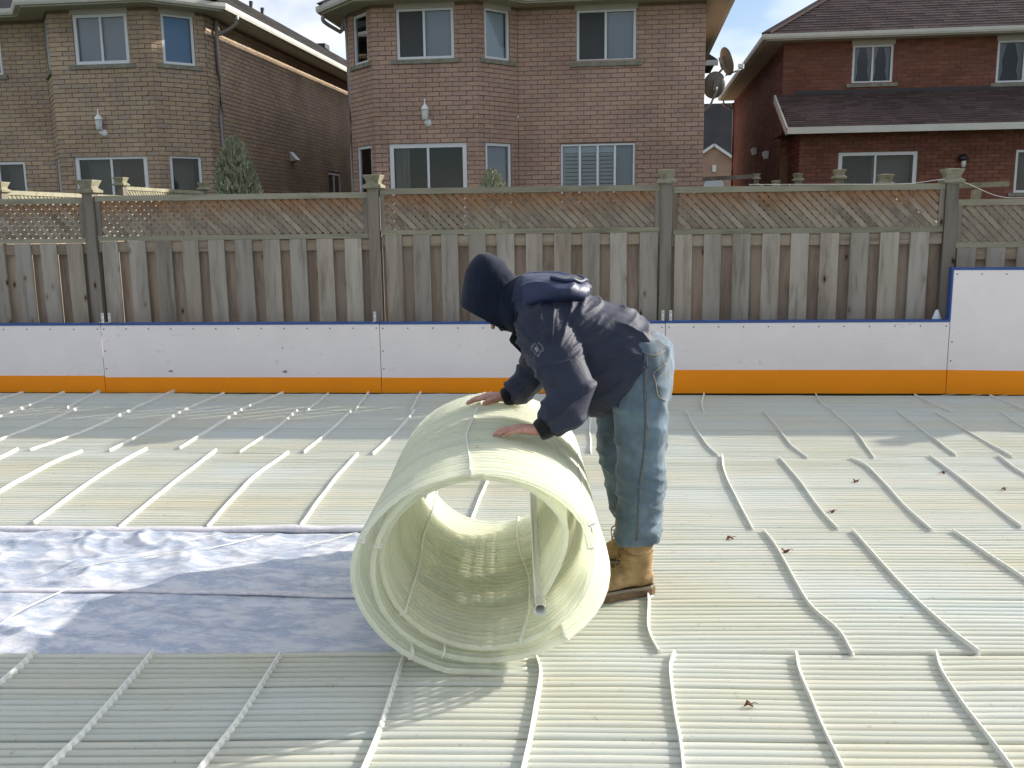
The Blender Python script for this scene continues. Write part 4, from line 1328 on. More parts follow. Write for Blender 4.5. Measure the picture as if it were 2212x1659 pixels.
def roll_pt(s, th, rad=0.0):
    """s along the axis 0..1, th winding angle from the outer end; rad: inward shift"""
    tn = th / (2 * math.pi)
    ph = -math.pi / 2 - th
    lay = .041 * tn + .007 * nz(tn * 2.3, 3.1)
    splay = .014 * nz(th * .9, s * 2.2, 4.0) + .010 * max(0, .25 - s) / .25 * math.sin(th * 1.3 + 1)
    a = .425 - lay + splay - rad
    b = .352 - lay * .62 + splay * .5 - rad
    c = C0 + (C1 - C0) * s
    y_tel = .034 * tn + .012 * nz(tn * 1.7, 8.8)
    p = c + SX * (a * math.cos(ph)) + Vector((0, 0, b * math.sin(ph))) + AX * y_tel
    p.z = max(p.z, .03 + .021 * tn * .6)
    return p


TH_END = TURNS * 2 * math.pi
HEAD = lambda s: C0 + (C1 - C0) * (s * .93 + .05) + SX * .185 + Vector((0, 0, -.13 + .05 * s))
for i in range(NT):
    s = (i + .5) / NT
    pts = []
    nstep = int(TURNS * 46)
    for m in range(10):                                  # the outer end runs out flat to the laid mat
        dd = .14 * (1 - m / 10)
        p0 = roll_pt(s, 0)
        pts.append(Vector((0, 0, 0)) + p0 + SX * dd + AX * (.05 * (1 - s * .9) * (dd / .14) ** 1.5) + Vector((0, 0, (.0125 - p0.z) * min(1, dd / .1) + .0)))
    for k in range(nstep + 1):
        th = TH_END * k / nstep
        jit = .0022 * nz(th * 2.1, i * 5.7)
        p = roll_pt(s, th) + AX * jit + SX * (.002 * nz(th * 1.7, i * 3.9, 2))
        pts.append(p)
    h = HEAD(s)
    e, dprev = pts[-1], (pts[-1] - pts[-3]).normalized()
    for m in range(1, 8):
        u = m / 7
        mid_p = e + dprev * .10
        pts.append((1 - u) ** 2 * e + 2 * u * (1 - u) * mid_p + u * u * h)
    q = MB(); q.tube(pts, TUBE_R, 7, True, tuple(AX), .85, 1.08)
    part('tube', q, M_TUBE_ROLL, roll, True)
# spacer ribs wound into the roll
arc, th, marks = 0.0, .3, []
prev = roll_pt(.5, th)
nextm = .12
while th < TH_END - .25:
    th += .02
    p = roll_pt(.5, th); arc += (p - prev).length; prev = p
    if arc > nextm:
        marks.append(th); nextm += .455
for mi, th in enumerate(marks):
    q = MB(); rings = []
    for k in range(40):
        s = .006 + .988 * k / 39
        tw = th + .10 * nz(s * 3.0, mi * 3.3) + .05 * math.sin(s * 5 + mi)
        p = roll_pt(s, tw)
        pin = roll_pt(s, tw, .05)
        inw = (pin - p).normalized()
        tang = (roll_pt(s, tw + .02) - roll_pt(s, tw - .02)).normalized()
        rings.append([p - inw * .0095 - tang * .0025, p - inw * .0095 + tang * .0025, p + inw * .017 + tang * .0025, p + inw * .017 - tang * .0025])
    q.rings(rings); part('spacer_rib', q, M_RIB, roll)
q = MB()
hp = [HEAD(s) - AX * .05 for s in (0, .25, .5, .75, 1.0)]
outer = smooth_curve(hp, 16)
q.tube(outer, .021, 14, False, tuple(AX.cross(Vector((0, 0, 1)))))
q.tube(outer, .0165, 14, False, tuple(AX.cross(Vector((0, 0, 1)))))
n = 14
q.f += [(k, (k + 1) % n, len(outer) * n + (k + 1) % n, len(outer) * n + k) for k in range(n)]
M_PIPE = plain('clear_hose', (0.62, 0.63, 0.57), 0.15)
part('header_pipe', q, M_PIPE, roll, True)

# ------------------------------------------------------------------ fallen leaves
for i, (x, y, sz, lb) in enumerate([(1.8, 5.54, .05, 'curled dark brown leaf on the sunlit mat near its far right rib'), (1.02, 4.74, .045, 'reddish brown leaf lying flat beside a rib of the sunlit mat'),
        (.70, 4.13, .05, 'ragged pinkish brown leaf caught on a spacer rib right of the worker'), (1.27, 5.32, .04, 'small brown leaf between two ribs of the sunlit mat'),
        (.47, 4.28, .045, 'pale purplish leaf crumbs near the worker\'s boots'), (.37, 2.73, .045, 'dark crumpled leaf on the nearest mat'), (2.02, 5.22, .035, 'reddish leaf scrap at the far right of the sunlit mat')]):
    sz *= .42
    t = thing('fallen_leaf', (x, y, .024), lb, 'leaf', 'dead leaves on the tube mats')
    q = MB(); pts = []
    nl = 14
    for k in range(nl):
        a = 2 * math.pi * k / nl
        r = sz * (.55 + .45 * abs(math.cos(a * 2.5 + i)))
        pts.append((x + r * math.cos(a), y + r * .75 * math.sin(a), .025 + .010 * abs(nz(k * .9, i * 3.1)) + .008 * math.sin(a * 2 + i)))
    ctr = len(pts); pts.append((x, y, .028))
    q.add(pts, [(k, (k + 1) % nl, ctr) for k in range(nl)])
    part('blade', q, M_LEAF, t, True)
    q = MB(); q.tube([(x, y, .029), (x + sz, y + sz * .3, .034), (x + sz * 1.5, y + sz * .5, .030)], .0015, 5); part('stalk', q, M_LEAF, t)

# ------------------------------------------------------------------ the worker
def cloth_mat(name, stops, scale=9, rough=0.65, sheen=0.25, spec=0.35, weave=420, wst=0.25):
    m, N, L, b = new_mat(name)
    n1 = pos_noise(N, L, (1, 1, 1), scale, 6, False, 0.62)
    c = ramp(N, L, n1, stops)
    L.new(c, b.inputs['Base Color'])
    b.inputs['Roughness'].default_value = rough
    b.inputs['Specular IOR Level'].default_value = spec
    b.inputs['Sheen Weight'].default_value = sheen
    b.inputs['Sheen Roughness'].default_value = 0.5
    w = pos_noise(N, L, (1, 1, 1), weave, 2, False)
    bp = add_bump(N, L, b, w, wst, 0.002)
    n3 = pos_noise(N, L, (1, 1.3, 0.7), 26, 4, False, 0.6, 0.6)
    bp2 = N.new('ShaderNodeBump'); bp2.inputs['Strength'].default_value = 0.2; bp2.inputs['Distance'].default_value = 0.012
    L.new(n3, bp2.inputs['Height']); L.new(bp2.outputs['Normal'], bp.inputs['Normal'])
    return m


M_SKIN = mottled('skin', [(0.3, (0.42, 0.20, 0.15)), (0.7, (0.52, 0.29, 0.22))], scale=25, rough=0.5, spec=0.4, fine=120)
M_JACKET = cloth_mat('navy_jacket_cloth', [(0.3, (0.014, 0.017, 0.034)), (0.7, (0.024, 0.029, 0.055))], 5, 0.64, 0.06, 0.28)
M_HOODIE = cloth_mat('dark_navy_fleece', [(0.3, (0.006, 0.009, 0.020)), (0.7, (0.012, 0.017, 0.034))], 12, 0.9, 0.10, 0.1, 300, .4)
M_NYLON = cloth_mat('navy_nylon', [(0.3, (0.008, 0.015, 0.05)), (0.7, (0.014, 0.026, 0.075))], 6, 0.52, 0.05, 0.4, 500, .1)
M_KNIT = cloth_mat('black_knit', [(0.3, (0.008, 0.008, 0.009)), (0.7, (0.014, 0.014, 0.016))], 30, 0.9, 0.2, 0.1, 260, .5)
M_JEANS = cloth_mat('faded_denim', [(0.30, (0.050, 0.066, 0.076)), (0.48, (0.092, 0.132, 0.168)), (0.70, (0.165, 0.24, 0.31))], 4.2, 0.85, 0.2, 0.2, 380, .4)
M_STITCH = plain('tan_stitching', (0.20, 0.17, 0.12), 0.8)
M_STITCH_DARK = plain('dark_seam', (0.07, 0.085, 0.10), 0.8)
M_BOOT = mottled('tan_nubuck', [(0.28, (0.20, 0.125, 0.055)), (0.55, (0.34, 0.235, 0.115)), (0.75, (0.42, 0.30, 0.16))], scale=13, rough=0.85, spec=0.2, bump=0.3, rnd=False)
M_SOLE = mottled('brown_rubber', [(0.3, (0.12, 0.072, 0.04)), (0.7, (0.19, 0.125, 0.07))], scale=20, rough=0.8)
M_EMBLEM = plain('grey_embroidery', (0.30, 0.31, 0.32), 0.8)
M_LACE = plain('tan_lace', (0.26, 0.17, 0.08), 0.9)

man = thing('person', (0.03, 3.7, 0), 'worker in navy hooded jacket, faded jeans and tan boots bending to push the tubing roll', 'person')


def ering(c, ax, ay, ra, rb, n=20, pw=1.0):
    c, ax, ay = Vector(c), Vector(ax).normalized(), Vector(ay).normalized()
    out = []
    for k in range(n):
        a = 2 * math.pi * k / n
        ca, sa = math.cos(a), math.sin(a)
        out.append(c + ax * (math.copysign(abs(ca) ** pw, ca) * ra) + ay * (math.copysign(abs(sa) ** pw, sa) * rb))
    return out


def limb(mb, pts, n=18, lat=(0, 1, 0)):
    """pts: (centre, lateral radius, other radius)"""
    P = [Vector(p[0]) for p in pts]
    rings = []
    for i, p in enumerate(P):
        d = (P[min(i + 1, len(P) - 1)] - P[max(i - 1, 0)]).normalized()
        l = Vector(lat); l = (l - d * l.dot(d)).normalized()
        o = d.cross(l)
        rings.append(ering(p, l, o, pts[i][1], pts[i][2], n))
    mb.rings(rings)


def remeshed(name, mb, voxel, mat, smooth_it=6, disp=None):
    me = mb.mesh(name, mat)
    bm = bmesh.new(); bm.from_mesh(me)
    bmesh.ops.recalc_face_normals(bm, faces=bm.faces)
    bm.to_mesh(me); bm.free()
    o = bpy.data.objects.new(name, me); COL.objects.link(o)
    r = o.modifiers.new('remesh', 'REMESH'); r.mode = 'VOXEL'; r.voxel_size = voxel; r.use_smooth_shade = True
    s = o.modifiers.new('smooth', 'SMOOTH'); s.factor = 0.5; s.iterations = smooth_it
    dg = bpy.context.evaluated_depsgraph_get()
    nm = bpy.data.meshes.new_from_object(o.evaluated_get(dg))
    bpy.data.objects.remove(o)
    nm.name = name
    if disp:
        nm.update()
        nrm = [v.normal.copy() for v in nm.vertices]
        for v, nn in zip(nm.vertices, nrm):
            v.co += nn * disp(v.co)
    nm.polygons.foreach_set('use_smooth', [True] * len(nm.polygons))
    nm.update()
    if not nm.materials:
        nm.materials.append(mat)
    return nm


def adopt(name, me, parent, **kw):
    """mesh in world coordinates becomes a part of parent"""
    off = base_of(parent)
    bv = BVHTree.FromPolygons([v.co.copy() for v in me.vertices], [tuple(p.vertices) for p in me.polygons])
    me.transform(Matrix.Translation(-off))
    o = part(name, me, None, parent, **kw)
    return o, bv


def ridged(x, y, z):
    return max(0.0, 1 - abs(nz(x, y, z)) * 2.4)


# --- body (one continuous mesh, mostly under the clothes)
b = MB()
limb(b, [((.03, 3.71, .98), .12, .07), ((-.08, 3.71, .97), .13, .09), ((-.2, 3.7, 1.03), .15, .10), ((-.31, 3.7, 1.09), .15, .09), ((-.38, 3.7, 1.14), .09, .07), ((-.46, 3.7, 1.17), .06, .06), ((-.52, 3.7, 1.19), .06, .06)])
limb(b, [((.02, 3.71, 1.0), .14, .09), ((.02, 3.71, .9), .16, .10), ((.02, 3.71, .82), .15, .09)], lat=(0, 1, 0))
for y, x in ((3.60, .045), (3.85, -.025)):
    limb(b, [((x, y + .03 if y < 3.7 else y - .03, .88), .08, .08), ((x, y, .6), .062, .062), ((x * .9 + .002, y, .5), .058, .055), ((x * .5 + .015, y, .36), .052, .055), ((.036, y, .2), .038, .042), ((.035, y, .10), .04, .045), ((.0, y - .02, .075), .035, .03)])
# head: looking down, face normal is down and forward
hc = Vector((-.540, 3.7, 1.232)); hu = Vector((-.40, 0, .92)).normalized()   # crown direction
hf = Vector((-.55, 0, -.83)).normalized()                                     # face direction
hs = Vector((0, 1, 0))
head = []
for t, ra, rb, sh in ((-.95, .018, .02, .02), (-.8, .045, .05, .02), (-.55, .058, .072, .012), (-.2, .066, .085, 0), (.2, .070, .088, 0), (.55, .064, .078, -.004), (.8, .045, .055, -.006), (.96, .015, .02, -.006)):
    head.append(ering(hc + hu * (t * .106 - .006) + hf * sh, hs, hf, ra * .94, rb * .92, 20))
b.rings(head)
fp = lambda f, u, s=0: hc + hf * f + hu * u + hs * s
b.rings([ering(fp(.085, .03), hs, hu, .010, .012, 10), ering(fp(.098, .005), hs, hu, .013, .014, 10), ering(fp(.108, -.018), hs, hu, .016, .012, 10), ering(fp(.100, -.026), hs, hu, .008, .006, 10)])   # nose
for s in (-1, 1):
    b.rings([ering(fp(.08, .034, s * .03), hs, hu, .022, .008, 10), ering(fp(.088, .036, s * .03), hs, hu, .018, .006, 10)])      # brow
    b.rings([ering(fp(-.01, .01, s * .068), hf, hu, .014, .026, 10), ering(fp(-.012, .01, s * .082), hf, hu, .018, .03, 10)])     # ear
b.rings([ering(fp(.078, -.052), hs, hu, .024, .006, 12), ering(fp(.090, -.052), hs, hu, .020, .005, 12)])                          # lips
b.rings([ering(fp(.070, -.095), hs, hu, .022, .014, 12), ering(fp(.088, -.092), hs, hu, .014, .010, 12)])                          # chin
# arms
limb(b, [((-.30, 3.56, 1.10), .06, .06), ((-.265, 3.46, .98), .05, .05), ((-.215, 3.405, .87), .042, .042), ((-.27, 3.365, .795), .038, .038), ((-.322, 3.338, .74), .027, .021)])
limb(b, [((-.33, 3.85, 1.08), .06, .06), ((-.37, 3.93, .97), .05, .05), ((-.395, 3.97, .87), .042, .042), ((-.46, 3.96, .795), .036, .036), ((-.53, 3.95, .742), .027, .021)])


def hand(mb, W, fwd, thumb, curl):
    """palm, four unequal bent fingers and a thumb; thumb is the direction of the thumb side"""
    W, f, s = Vector(W), Vector(fwd).normalized(), Vector(thumb).normalized()
    u = f.cross(s); u = u if u.z > 0 else -u
    def rg(t, h, w, th): return ering(W + f * t + u * h, s, u, w, th, 16)
    mb.rings([rg(-.02, 0, .027, .02), rg(.0, .001, .029, .02), rg(.03, .004, .037, .019), rg(.06, .006, .042, .0175), rg(.085, .006, .042, .0145), rg(.094, .004, .038, .011)])
    for k, (so, ln, r) in enumerate(((.031, .074, .0092), (.0105, .083, .0096), (-.0105, .077, .0092), (-.031, .060, .0082))):
        d0 = (f + s * (so * 2.4)).normalized()
        p = W + f * (.084 - .006 * abs(k - 1)) + s * so + u * .005
        pts, rr = [p], [r * 1.05]
        ang = .04
        for m, frac in enumerate((.45, .30, .25)):
            ang += curl[m] + .03 * (k % 2)
            d = d0 * math.cos(ang) - u * math.sin(ang)
            p = p + d * ln * frac
            pts.append(p); rr.append(r * (1.0, .94, .80)[m])
            if m < 2:
                pts.append(p + d * .006); rr.append(r * 1.03 * (1.0, .95)[m])
        pts.append(p + d * .004); rr.append(r * .45)
        mb.tube(pts, rr, 10, True, tuple(u))
    t0 = W + f * .022 + s * .026 - u * .002
    t1 = W + f * .052 + s * .052 - u * .005
    t2 = W + f * .078 + s * .062 - u * .011
    mb.tube([t0, t0.lerp(t1, .5), t1, t1.lerp(t2, .6), t2, t2 + (t2 - t1) * .15], [.016, .0145, .012, .0115, .0095, .004], 10, True, tuple(u))


hand(b, (-.330, 3.336, .741), (-1, -.28, .04), (-.28, 1, 0), (.10, .16, .14))
hand(b, (-.538, 3.948, .745), (-1, -.05, -.02), (-.05, -1, -.05), (.12, .16, .14))
body_me = remeshed('body', b, .0045, M_SKIN, 3)
body, body_bv = adopt('body', body_me, man)
for s in (-1, 1):
    q = MB(); c = fp(.082, .016, s * .03)
    q.rings([ering(c + hf * z, hs, hu, r, r * .7, 12) for r, z in ((.004, -.004), (.010, -.001), (.011, .003), (.006, .007))])
    part('eye', q, M_FROST, body, True)

# --- jeans
j = MB()
pelv = [((1.04, .09, .165)), ((1.0, .115, .185)), ((.93, .128, .195)), ((.86, .130, .195)), ((.80, .122, .185)), ((.765, .10, .16))]
j.rings([ering((.030 + (.010 if z > .9 else 0), 3.715, z), (1, 0, 0), (0, 1, 0), ra, rb, 24, .9) for z, ra, rb in pelv])
def trouser(pts):
    j.rings([ering(c, (1, 0, 0), (0, 1, 0), ra, rb, 22) for c, ra, rb in pts])
trouser([((.035, 3.615, .88), .114, .096), ((.038, 3.605, .80), .112, .098), ((.041, 3.60, .70), .104, .095), ((.045, 3.60, .60), .098, .090), ((.049, 3.60, .54), .096, .088), ((.048, 3.598, .46), .091, .086),
         ((.043, 3.592, .38), .087, .081), ((.038, 3.588, .33), .083, .077), ((.036, 3.586, .30), .088, .082), ((.034, 3.585, .278), .079, .074), ((.036, 3.585, .260), .086, .080), ((.035, 3.585, .242), .077, .073)])
trouser([((.005, 3.82, .88), .112, .098), ((-.012, 3.835, .80), .112, .098), ((-.026, 3.845, .70), .106, .094), ((-.036, 3.855, .58), .098, .088), ((-.030, 3.86, .48), .092, .084), ((-.012, 3.86, .38), .084, .079),
         ((.002, 3.86, .31), .080, .075), ((.008, 3.86, .285), .084, .078), ((.012, 3.86, .25), .076, .072)])
def denim_disp(p):
    k = .010 * ridged(p.x * 6 + p.z * 5, p.y * 7, p.z * 9 - p.x * 6) ** 2 + .008 * max(0, min(1, (p.x - .05) / .06)) * ridged(p.y * 9 + p.z * 3, p.z * 4.5, 7.3) ** 2
    low = max(0, min(1, (.62 - p.z) / .12))
    k += .010 * low * ridged(p.x * 5 + 3, p.y * 5, p.z * 17 + p.x * 7) ** 2
    return k + .004 * nz(p.x * 11, p.y * 11, p.z * 6) - .003
jeans_me = remeshed('jeans', j, .0075, M_JEANS, 4, denim_disp)
jeans, jeans_bv = adopt('jeans', jeans_me, man)


def surf(bv, x, z, off=.002, y0=2.6):
    loc, nn, i, d = bv.ray_cast(Vector((x, y0, z)), Vector((0, 1, 0)))
    return None if loc is None else loc + nn * off


def seam(bv, pts, r, mat, name, parent, n=40):
    out = [surf(bv, p.x, p.z, r * .6) for p in smooth_curve([(x, 0, z) for x, z in pts], n)]
    out = [p for p in out if p is not None]
    if len(out) > 3:
        q = MB(); q.tube(out, r, 6); part(name, q, mat, parent, True)


seam(jeans_bv, [(.055, 1.0), (.052, .9), (.058, .75), (.052, .6), (.038, .5), (.035, .38), (.03, .27)], .0022, M_STITCH_DARK, 'side_seam', jeans)
seam(jeans_bv, [(.065, .99), (.062, .9), (.066, .75), (.06, .6), (.046, .5), (.043, .38), (.038, .27)], .0018, M_STITCH, 'stitching', jeans)
seam(jeans_bv, [(.135, .955), (.09, .925), (.096, .89), (.106, .84), (.135, .815)], .0024, M_STITCH, 'pocket_stitching', jeans)
seam(jeans_bv, [(.06, 1.0), (.09, .99), (.132, 1.0)], .0022, M_STITCH, 'stitching', jeans)

# --- boots
def boot(heel, f, zoff, label=None):
    H, f = Vector((*heel, zoff)), Vector((*f, 0)).normalized()
    s = Vector((-f.y, f.x, 0)); Z = Vector((0, 0, 1))
    q = MB()
    q.rings([ering(H + f * t + Z * z, f, s, a, c, 20) for z, t, a, c in ((.285, .072, .072, .062), (.255, .070, .070, .060), (.21, .068, .064, .056), (.16, .068, .062, .053), (.11, .072, .066, .052), (.06, .078, .072, .048))])
    q.rings([ering(H + f * t + Z * ((top + .03) / 2), s, Z, w, (top - .03) / 2, 18, .85) for t, top, w in ((.002, .075, .022), (.015, .10, .033), (.05, .13, .040), (.11, .135, .042), (.15, .115, .044), (.19, .092, .048), (.23, .080, .050), (.265, .070, .044), (.29, .052, .03))])
    me = remeshed('boot', q, .006, M_BOOT, 3, lambda p: .0035 * ridged(p.x * 9, p.y * 9, p.z * 26) ** 2 + .002 * nz(p.x * 20, p.y * 20, p.z * 20))
    bo, bv = adopt('boot', me, man)
    out = []
    for t, w in ((-.006, .012), (.0, .028), (.02, .040), (.06, .046), (.11, .046), (.16, .050), (.21, .056), (.25, .054), (.28, .042), (.298, .022)):
        out.append((t, w))
    loop = [H + f * t + s * w for t, w in out] + [H + f * t - s * w for t, w in reversed(out)]
    q = MB(); q.rings([[p + Z * z for p in loop] for z in (.0, .023, .027)]); part('sole', q, M_SOLE, bo)
    q = MB(); q.rings([[p + Z * .028 - (p - H - f * .14 - Z * 0) * .02 for p in loop], [p + Z * .040 - (p - H - f * .14) * .05 for p in loop]], False); part('welt', q, M_STITCH, bo)
    q = MB()
    for z in (.245, .265, .283):
        q.tube([H + f * (.07 + .0745 * math.cos(a)) + s * .0645 * math.sin(a) + Z * z for a in [math.pi * .42 + k * (1.16 * math.pi) / 20 for k in range(21)]], .0105, 8)
    part('padded_collar', q, M_KNIT, bo, True)
    q = MB()
    c = [H + f * .128 + Z * .20, H + f * .142 + Z * .25, H + f * .148 + Z * .305]
    q.rings([ering(p, s, f, w, .007, 12) for p, w in zip(c, (.035, .038, .030))]); part('tongue', q, M_BOOT, bo, True)
    q = MB()
    for k in range(4):
        z = .118 + k * .034
        a = H + f * (.150 - k * .009) + Z * z
        q.tube(smooth_curve([a + s * .036 - f * .012, a + f * .010 + Z * .005, a - s * .036 - f * .012 + Z * .02], 10), .0032, 6)
    q.tube([H + f * (.07 + .066 * math.cos(a)) + s * .058 * math.sin(a) + Z * (.175 + .004 * math.sin(a * 3)) for a in [2 * math.pi * k / 28 for k in range(29)]], .0034, 6)
    q.tube(smooth_curve([H + f * .14 - s * .035 + Z * .175, H + f * .165 - s * .055 + Z * .15, H + f * .16 - s * .056 + Z * .10, H + f * .13 - s * .056 + Z * .07], 14), .0032, 6)
    part('lace', q, M_LACE, bo, True)
    for k in range(4):
        q = MB(); p = H + f * (.125 - k * .004) - s * (.052 + k * .002) + Z * (.13 + k * .037); q.tube([p, p - s * .006], .0055, 8); part('eyelet', q, M_SOLE, bo)
    q = MB(); q.tube(smooth_curve([H - f * .002 + Z * .25, H - f * .028 + Z * .243, H - f * .030 + Z * .225, H - f * .006 + Z * .21], 12), .0055, 6); part('pull_loop', q, M_SOLE, bo, True)


boot((.098, 3.62), (-.90, -.40), .022)
boot((.090, 3.875), (-.98, .06), .022)

# --- jacket
jk = MB()
TB = [((-.435, 1.262), (-.435, 1.085), .085), ((-.40, 1.268), (-.425, 1.02), .13), ((-.35, 1.262), (-.40, .965), .175), ((-.26, 1.238), (-.355, .915), .215), ((-.16, 1.208), (-.295, .835), .222), ((-.06, 1.170), (-.22, .768), .212),
      ((.03, 1.130), (-.16, .735), .205), ((.082, 1.075), (-.118, .720), .20), ((.106, 1.02), (-.094, .732), .192), ((.10, 1.0), (-.08, .765), .18)]
jr = []
for (tx, tz), (bx, bz), w in TB:
    c = Vector(((tx + bx) / 2, 3.70, (tz + bz) / 2)); a = Vector((tx - bx, 0, tz - bz))
    jr.append(ering(c, a, (0, 1, 0), a.length / 2, w, 28, .92))
jk.rings(jr)
limb(jk, [((-.345, 3.62, 1.11), .10, .105), ((-.328, 3.55, 1.085), .105, .108), ((-.298, 3.495, 1.03), .098, .106), ((-.265, 3.455, .975), .092, .100), ((-.235, 3.425, .915), .088, .098), ((-.212, 3.405, .868), .085, .095), ((-.218, 3.392, .838), .076, .080),
          ((-.238, 3.378, .815), .082, .088), ((-.255, 3.368, .797), .080, .084), ((-.272, 3.358, .780), .070, .071), ((-.290, 3.347, .762), .066, .068), ((-.303, 3.341, .750), .055, .055)], 22)
limb(jk, [((-.35, 3.80, 1.11), .11, .115), ((-.362, 3.87, 1.05), .10, .105), ((-.372, 3.93, .96), .088, .09), ((-.385, 3.965, .885), .082, .084), ((-.402, 3.968, .85), .072, .072), ((-.430, 3.963, .822), .078, .078), ((-.452, 3.960, .800), .068, .066),
          ((-.476, 3.957, .779), .070, .067), ((-.50, 3.953, .760), .060, .056), ((-.512, 3.95, .752), .05, .047)], 22)
def jacket_disp(p):
    # folds fanning from the armpit over the back, horizontal creases on the skirt, rings on the sleeves
    d = .0
    near_arm = max(0, min(1, (3.53 - p.y) / .05)) * max(0, min(1, (1.06 - p.z) / .08))
    far_arm = max(0, min(1, (p.y - 3.89) / .05)) * max(0, min(1, (1.0 - p.z) / .08))
    arm = max(near_arm, far_arm)
    d += arm * .013 * ridged(p.x * 5.0 + p.z * 7, p.y * 4, p.z * 11 - p.x * 8) ** 3
    dx, dz = p.x + .28, p.z - .98
    ang = math.atan2(dz, dx); rad = math.hypot(dx, dz)
    d += (1 - arm) * (.014 * ridged(ang * 3.4, rad * 3.0, p.y * 3) ** 3 + .0045 * ridged(ang * 7.3 + 2, rad * 5.0, p.y * 4 + 5) ** 3) * min(1, rad / .12)
    skirt = max(0, min(1, (p.x + .06) / .08))
    d += (1 - arm) * skirt * .012 * ridged(p.x * 4, p.y * 5, p.z * 13 + p.x * 5) ** 2
    return d + .005 * nz(p.x * 8, p.y * 8, p.z * 8) - .004
jacket_me = remeshed('jacket', jk, .007, M_JACKET, 5, jacket_disp)
jacket, jacket_bv = adopt('jacket', jacket_me, man)
for wr, en in (((-.296, 3.344, .757), (-.333, 3.334, .736)), ((-.505, 3.952, .757), (-.543, 3.948, .742))):
    a, e = Vector(wr), Vector(en)
    q = MB(); limb(q, [(a, .046, .045), (a.lerp(e, .35), .046, .044), (a.lerp(e, .8), .043, .040), (e, .038, .034)], 16); part('knit_cuff', q, M_KNIT, jacket, True)
q = MB()
for sgn in (-1, 1):
    y = 3.7 + sgn * .085
    q.rings([[Vector((-.43, y - .006, 1.125)), Vector((-.43, y + .006, 1.125)), Vector((-.392, y + .006, .955)), Vector((-.392, y - .006, .955))],
             [Vector((-.468, y - .003 + sgn * .01, 1.040)), Vector((-.468, y + .003 + sgn * .01, 1.040)), Vector((-.462, y + .003 + sgn * .01, 1.028)), Vector((-.462, y - .003 + sgn * .01, 1.028))]])
part('collar_flap', q, M_KNIT, jacket)
q = MB()
q.rings([ering((-.458 + .01 * k, 3.70, 1.168 + .002 * k), (.12, 0, 1), (0, 1, 0), .112 + (.006 if k in (2, 3) else 0), .112 + (.006 if k in (2, 3) else 0), 28) for k in range(6)])
part('stand_collar', q, M_JACKET, jacket, True)
# hood of the jacket folded down on the back
q = MB()
def hring(x, zc, hw, hh, tilt):
    return [Vector((x + tilt * math.sin(a), 3.70 + hw * math.cos(a), zc + hh * math.sin(a))) for a in [2 * math.pi * k / 24 for k in range(24)]]
q.rings([hring(-.436, 1.185, .112, .088, .0), hring(-.40, 1.198, .158, .088, -.012), hring(-.345, 1.216, .186, .076, -.01), hring(-.28, 1.228, .188, .062, 0), hring(-.225, 1.226, .168, .050, .010), hring(-.190, 1.217, .138, .040, .012), hring(-.174, 1.208, .10, .024, .014)])
hm = remeshed('folded_hood', q, .007, M_NYLON, 4, lambda p: .011 * ridged(p.x * 5 + p.y * 4, p.y * 9, p.z * 12) ** 2 + .003 * nz(p.x * 20, p.y * 20, 3))
hood_o, hood_bv = adopt('folded_hood', hm, jacket)
def top_of(bvs, x, y, off):
    zs = [h[0].z for h in (bv.ray_cast(Vector((x, y, 1.6)), Vector((0, 0, -1))) for bv in bvs) if h[0] is not None]
    return Vector((x, y, (max(zs) if zs else 1.2) + off))
q = MB()
angs = [math.radians(-115 + 230 * k / 30) for k in range(31)]
rim = [top_of((hood_bv, jacket_bv), -.262 + .092 * math.cos(a), 3.70 + .142 * math.sin(a), .007) for a in angs]
q.tube(rim, .0075, 8, True); part('hood_rim', q, M_NYLON, hood_o, True)
q = MB()
inn = [top_of((hood_bv, jacket_bv), -.262 + .080 * math.cos(a), 3.70 + .130 * math.sin(a), .0035) for a in angs]
inn2 = [top_of((hood_bv, jacket_bv), -.262 + .045 * math.cos(a), 3.70 + .085 * math.sin(a), .0035) for a in angs]
q.rings([inn, inn2], False); q.f = [f for f in q.f if not (30 in f and 0 in f)]
part('hood_opening_shade', q, M_KNIT, hood_o, True)  # near-black strip on the hood surface, paints the shade inside its opening

# --- knitted hood over the head
q = MB()
RG = [((-.566, 1.121), (.893, -.45), .122, .100), ((-.556, 1.150), (.92, -.36), .124, .106), ((-.550, 1.195), (.97, -.2), .120, .110), ((-.547, 1.250), (1, -.06), .114, .108), ((-.556, 1.300), (1, .02), .096, .094), ((-.566, 1.338), (1, .08), .070, .070), ((-.574, 1.362), (1, .1), .042, .042), ((-.579, 1.374), (1, .1), .014, .014)]
hr = [ering((c[0], 3.70, c[1]), (e[0], 0, e[1]), (0, 1, 0), a, w, 32) for c, e, a, w in RG]
inner = [ering((c[0], 3.70, c[1]), (e[0], 0, e[1]), (0, 1, 0), a - .008, w - .008, 32) for c, e, a, w in RG[:5]]
rings = list(reversed(hr)) + [[p + Vector((-.003, 0, -.006)) for p in ering((-.566, 3.70, 1.121), (.893, 0, -.45), (0, 1, 0), .117, .095, 32)]] + inner
q.rings(rings, True)
hm = q.mesh('hoodie_hood', M_HOODIE, (0, 0, 0), True)
sm = bpy.data.objects.new('tmp', hm); COL.objects.link(sm)
ss = sm.modifiers.new('s', 'SUBSURF'); ss.levels = 2; ss.render_levels = 2
nm = bpy.data.meshes.new_from_object(sm.evaluated_get(bpy.context.evaluated_depsgraph_get()))
bpy.data.objects.remove(sm)
for v in nm.vertices:
    p = v.co
    back = max(0, min(1, (p.x + .56) / .10))
    v.co += v.normal * (.012 * back * ridged(p.x * 6 + p.z * 6, p.y * 4, p.z * 5 - p.x * 9) ** 2 + .004 * nz(p.x * 12, p.y * 12, p.z * 12))
nm.polygons.foreach_set('use_smooth', [True] * len(nm.polygons))
hoodie, hoodie_bv = adopt('hoodie_hood', nm, man)
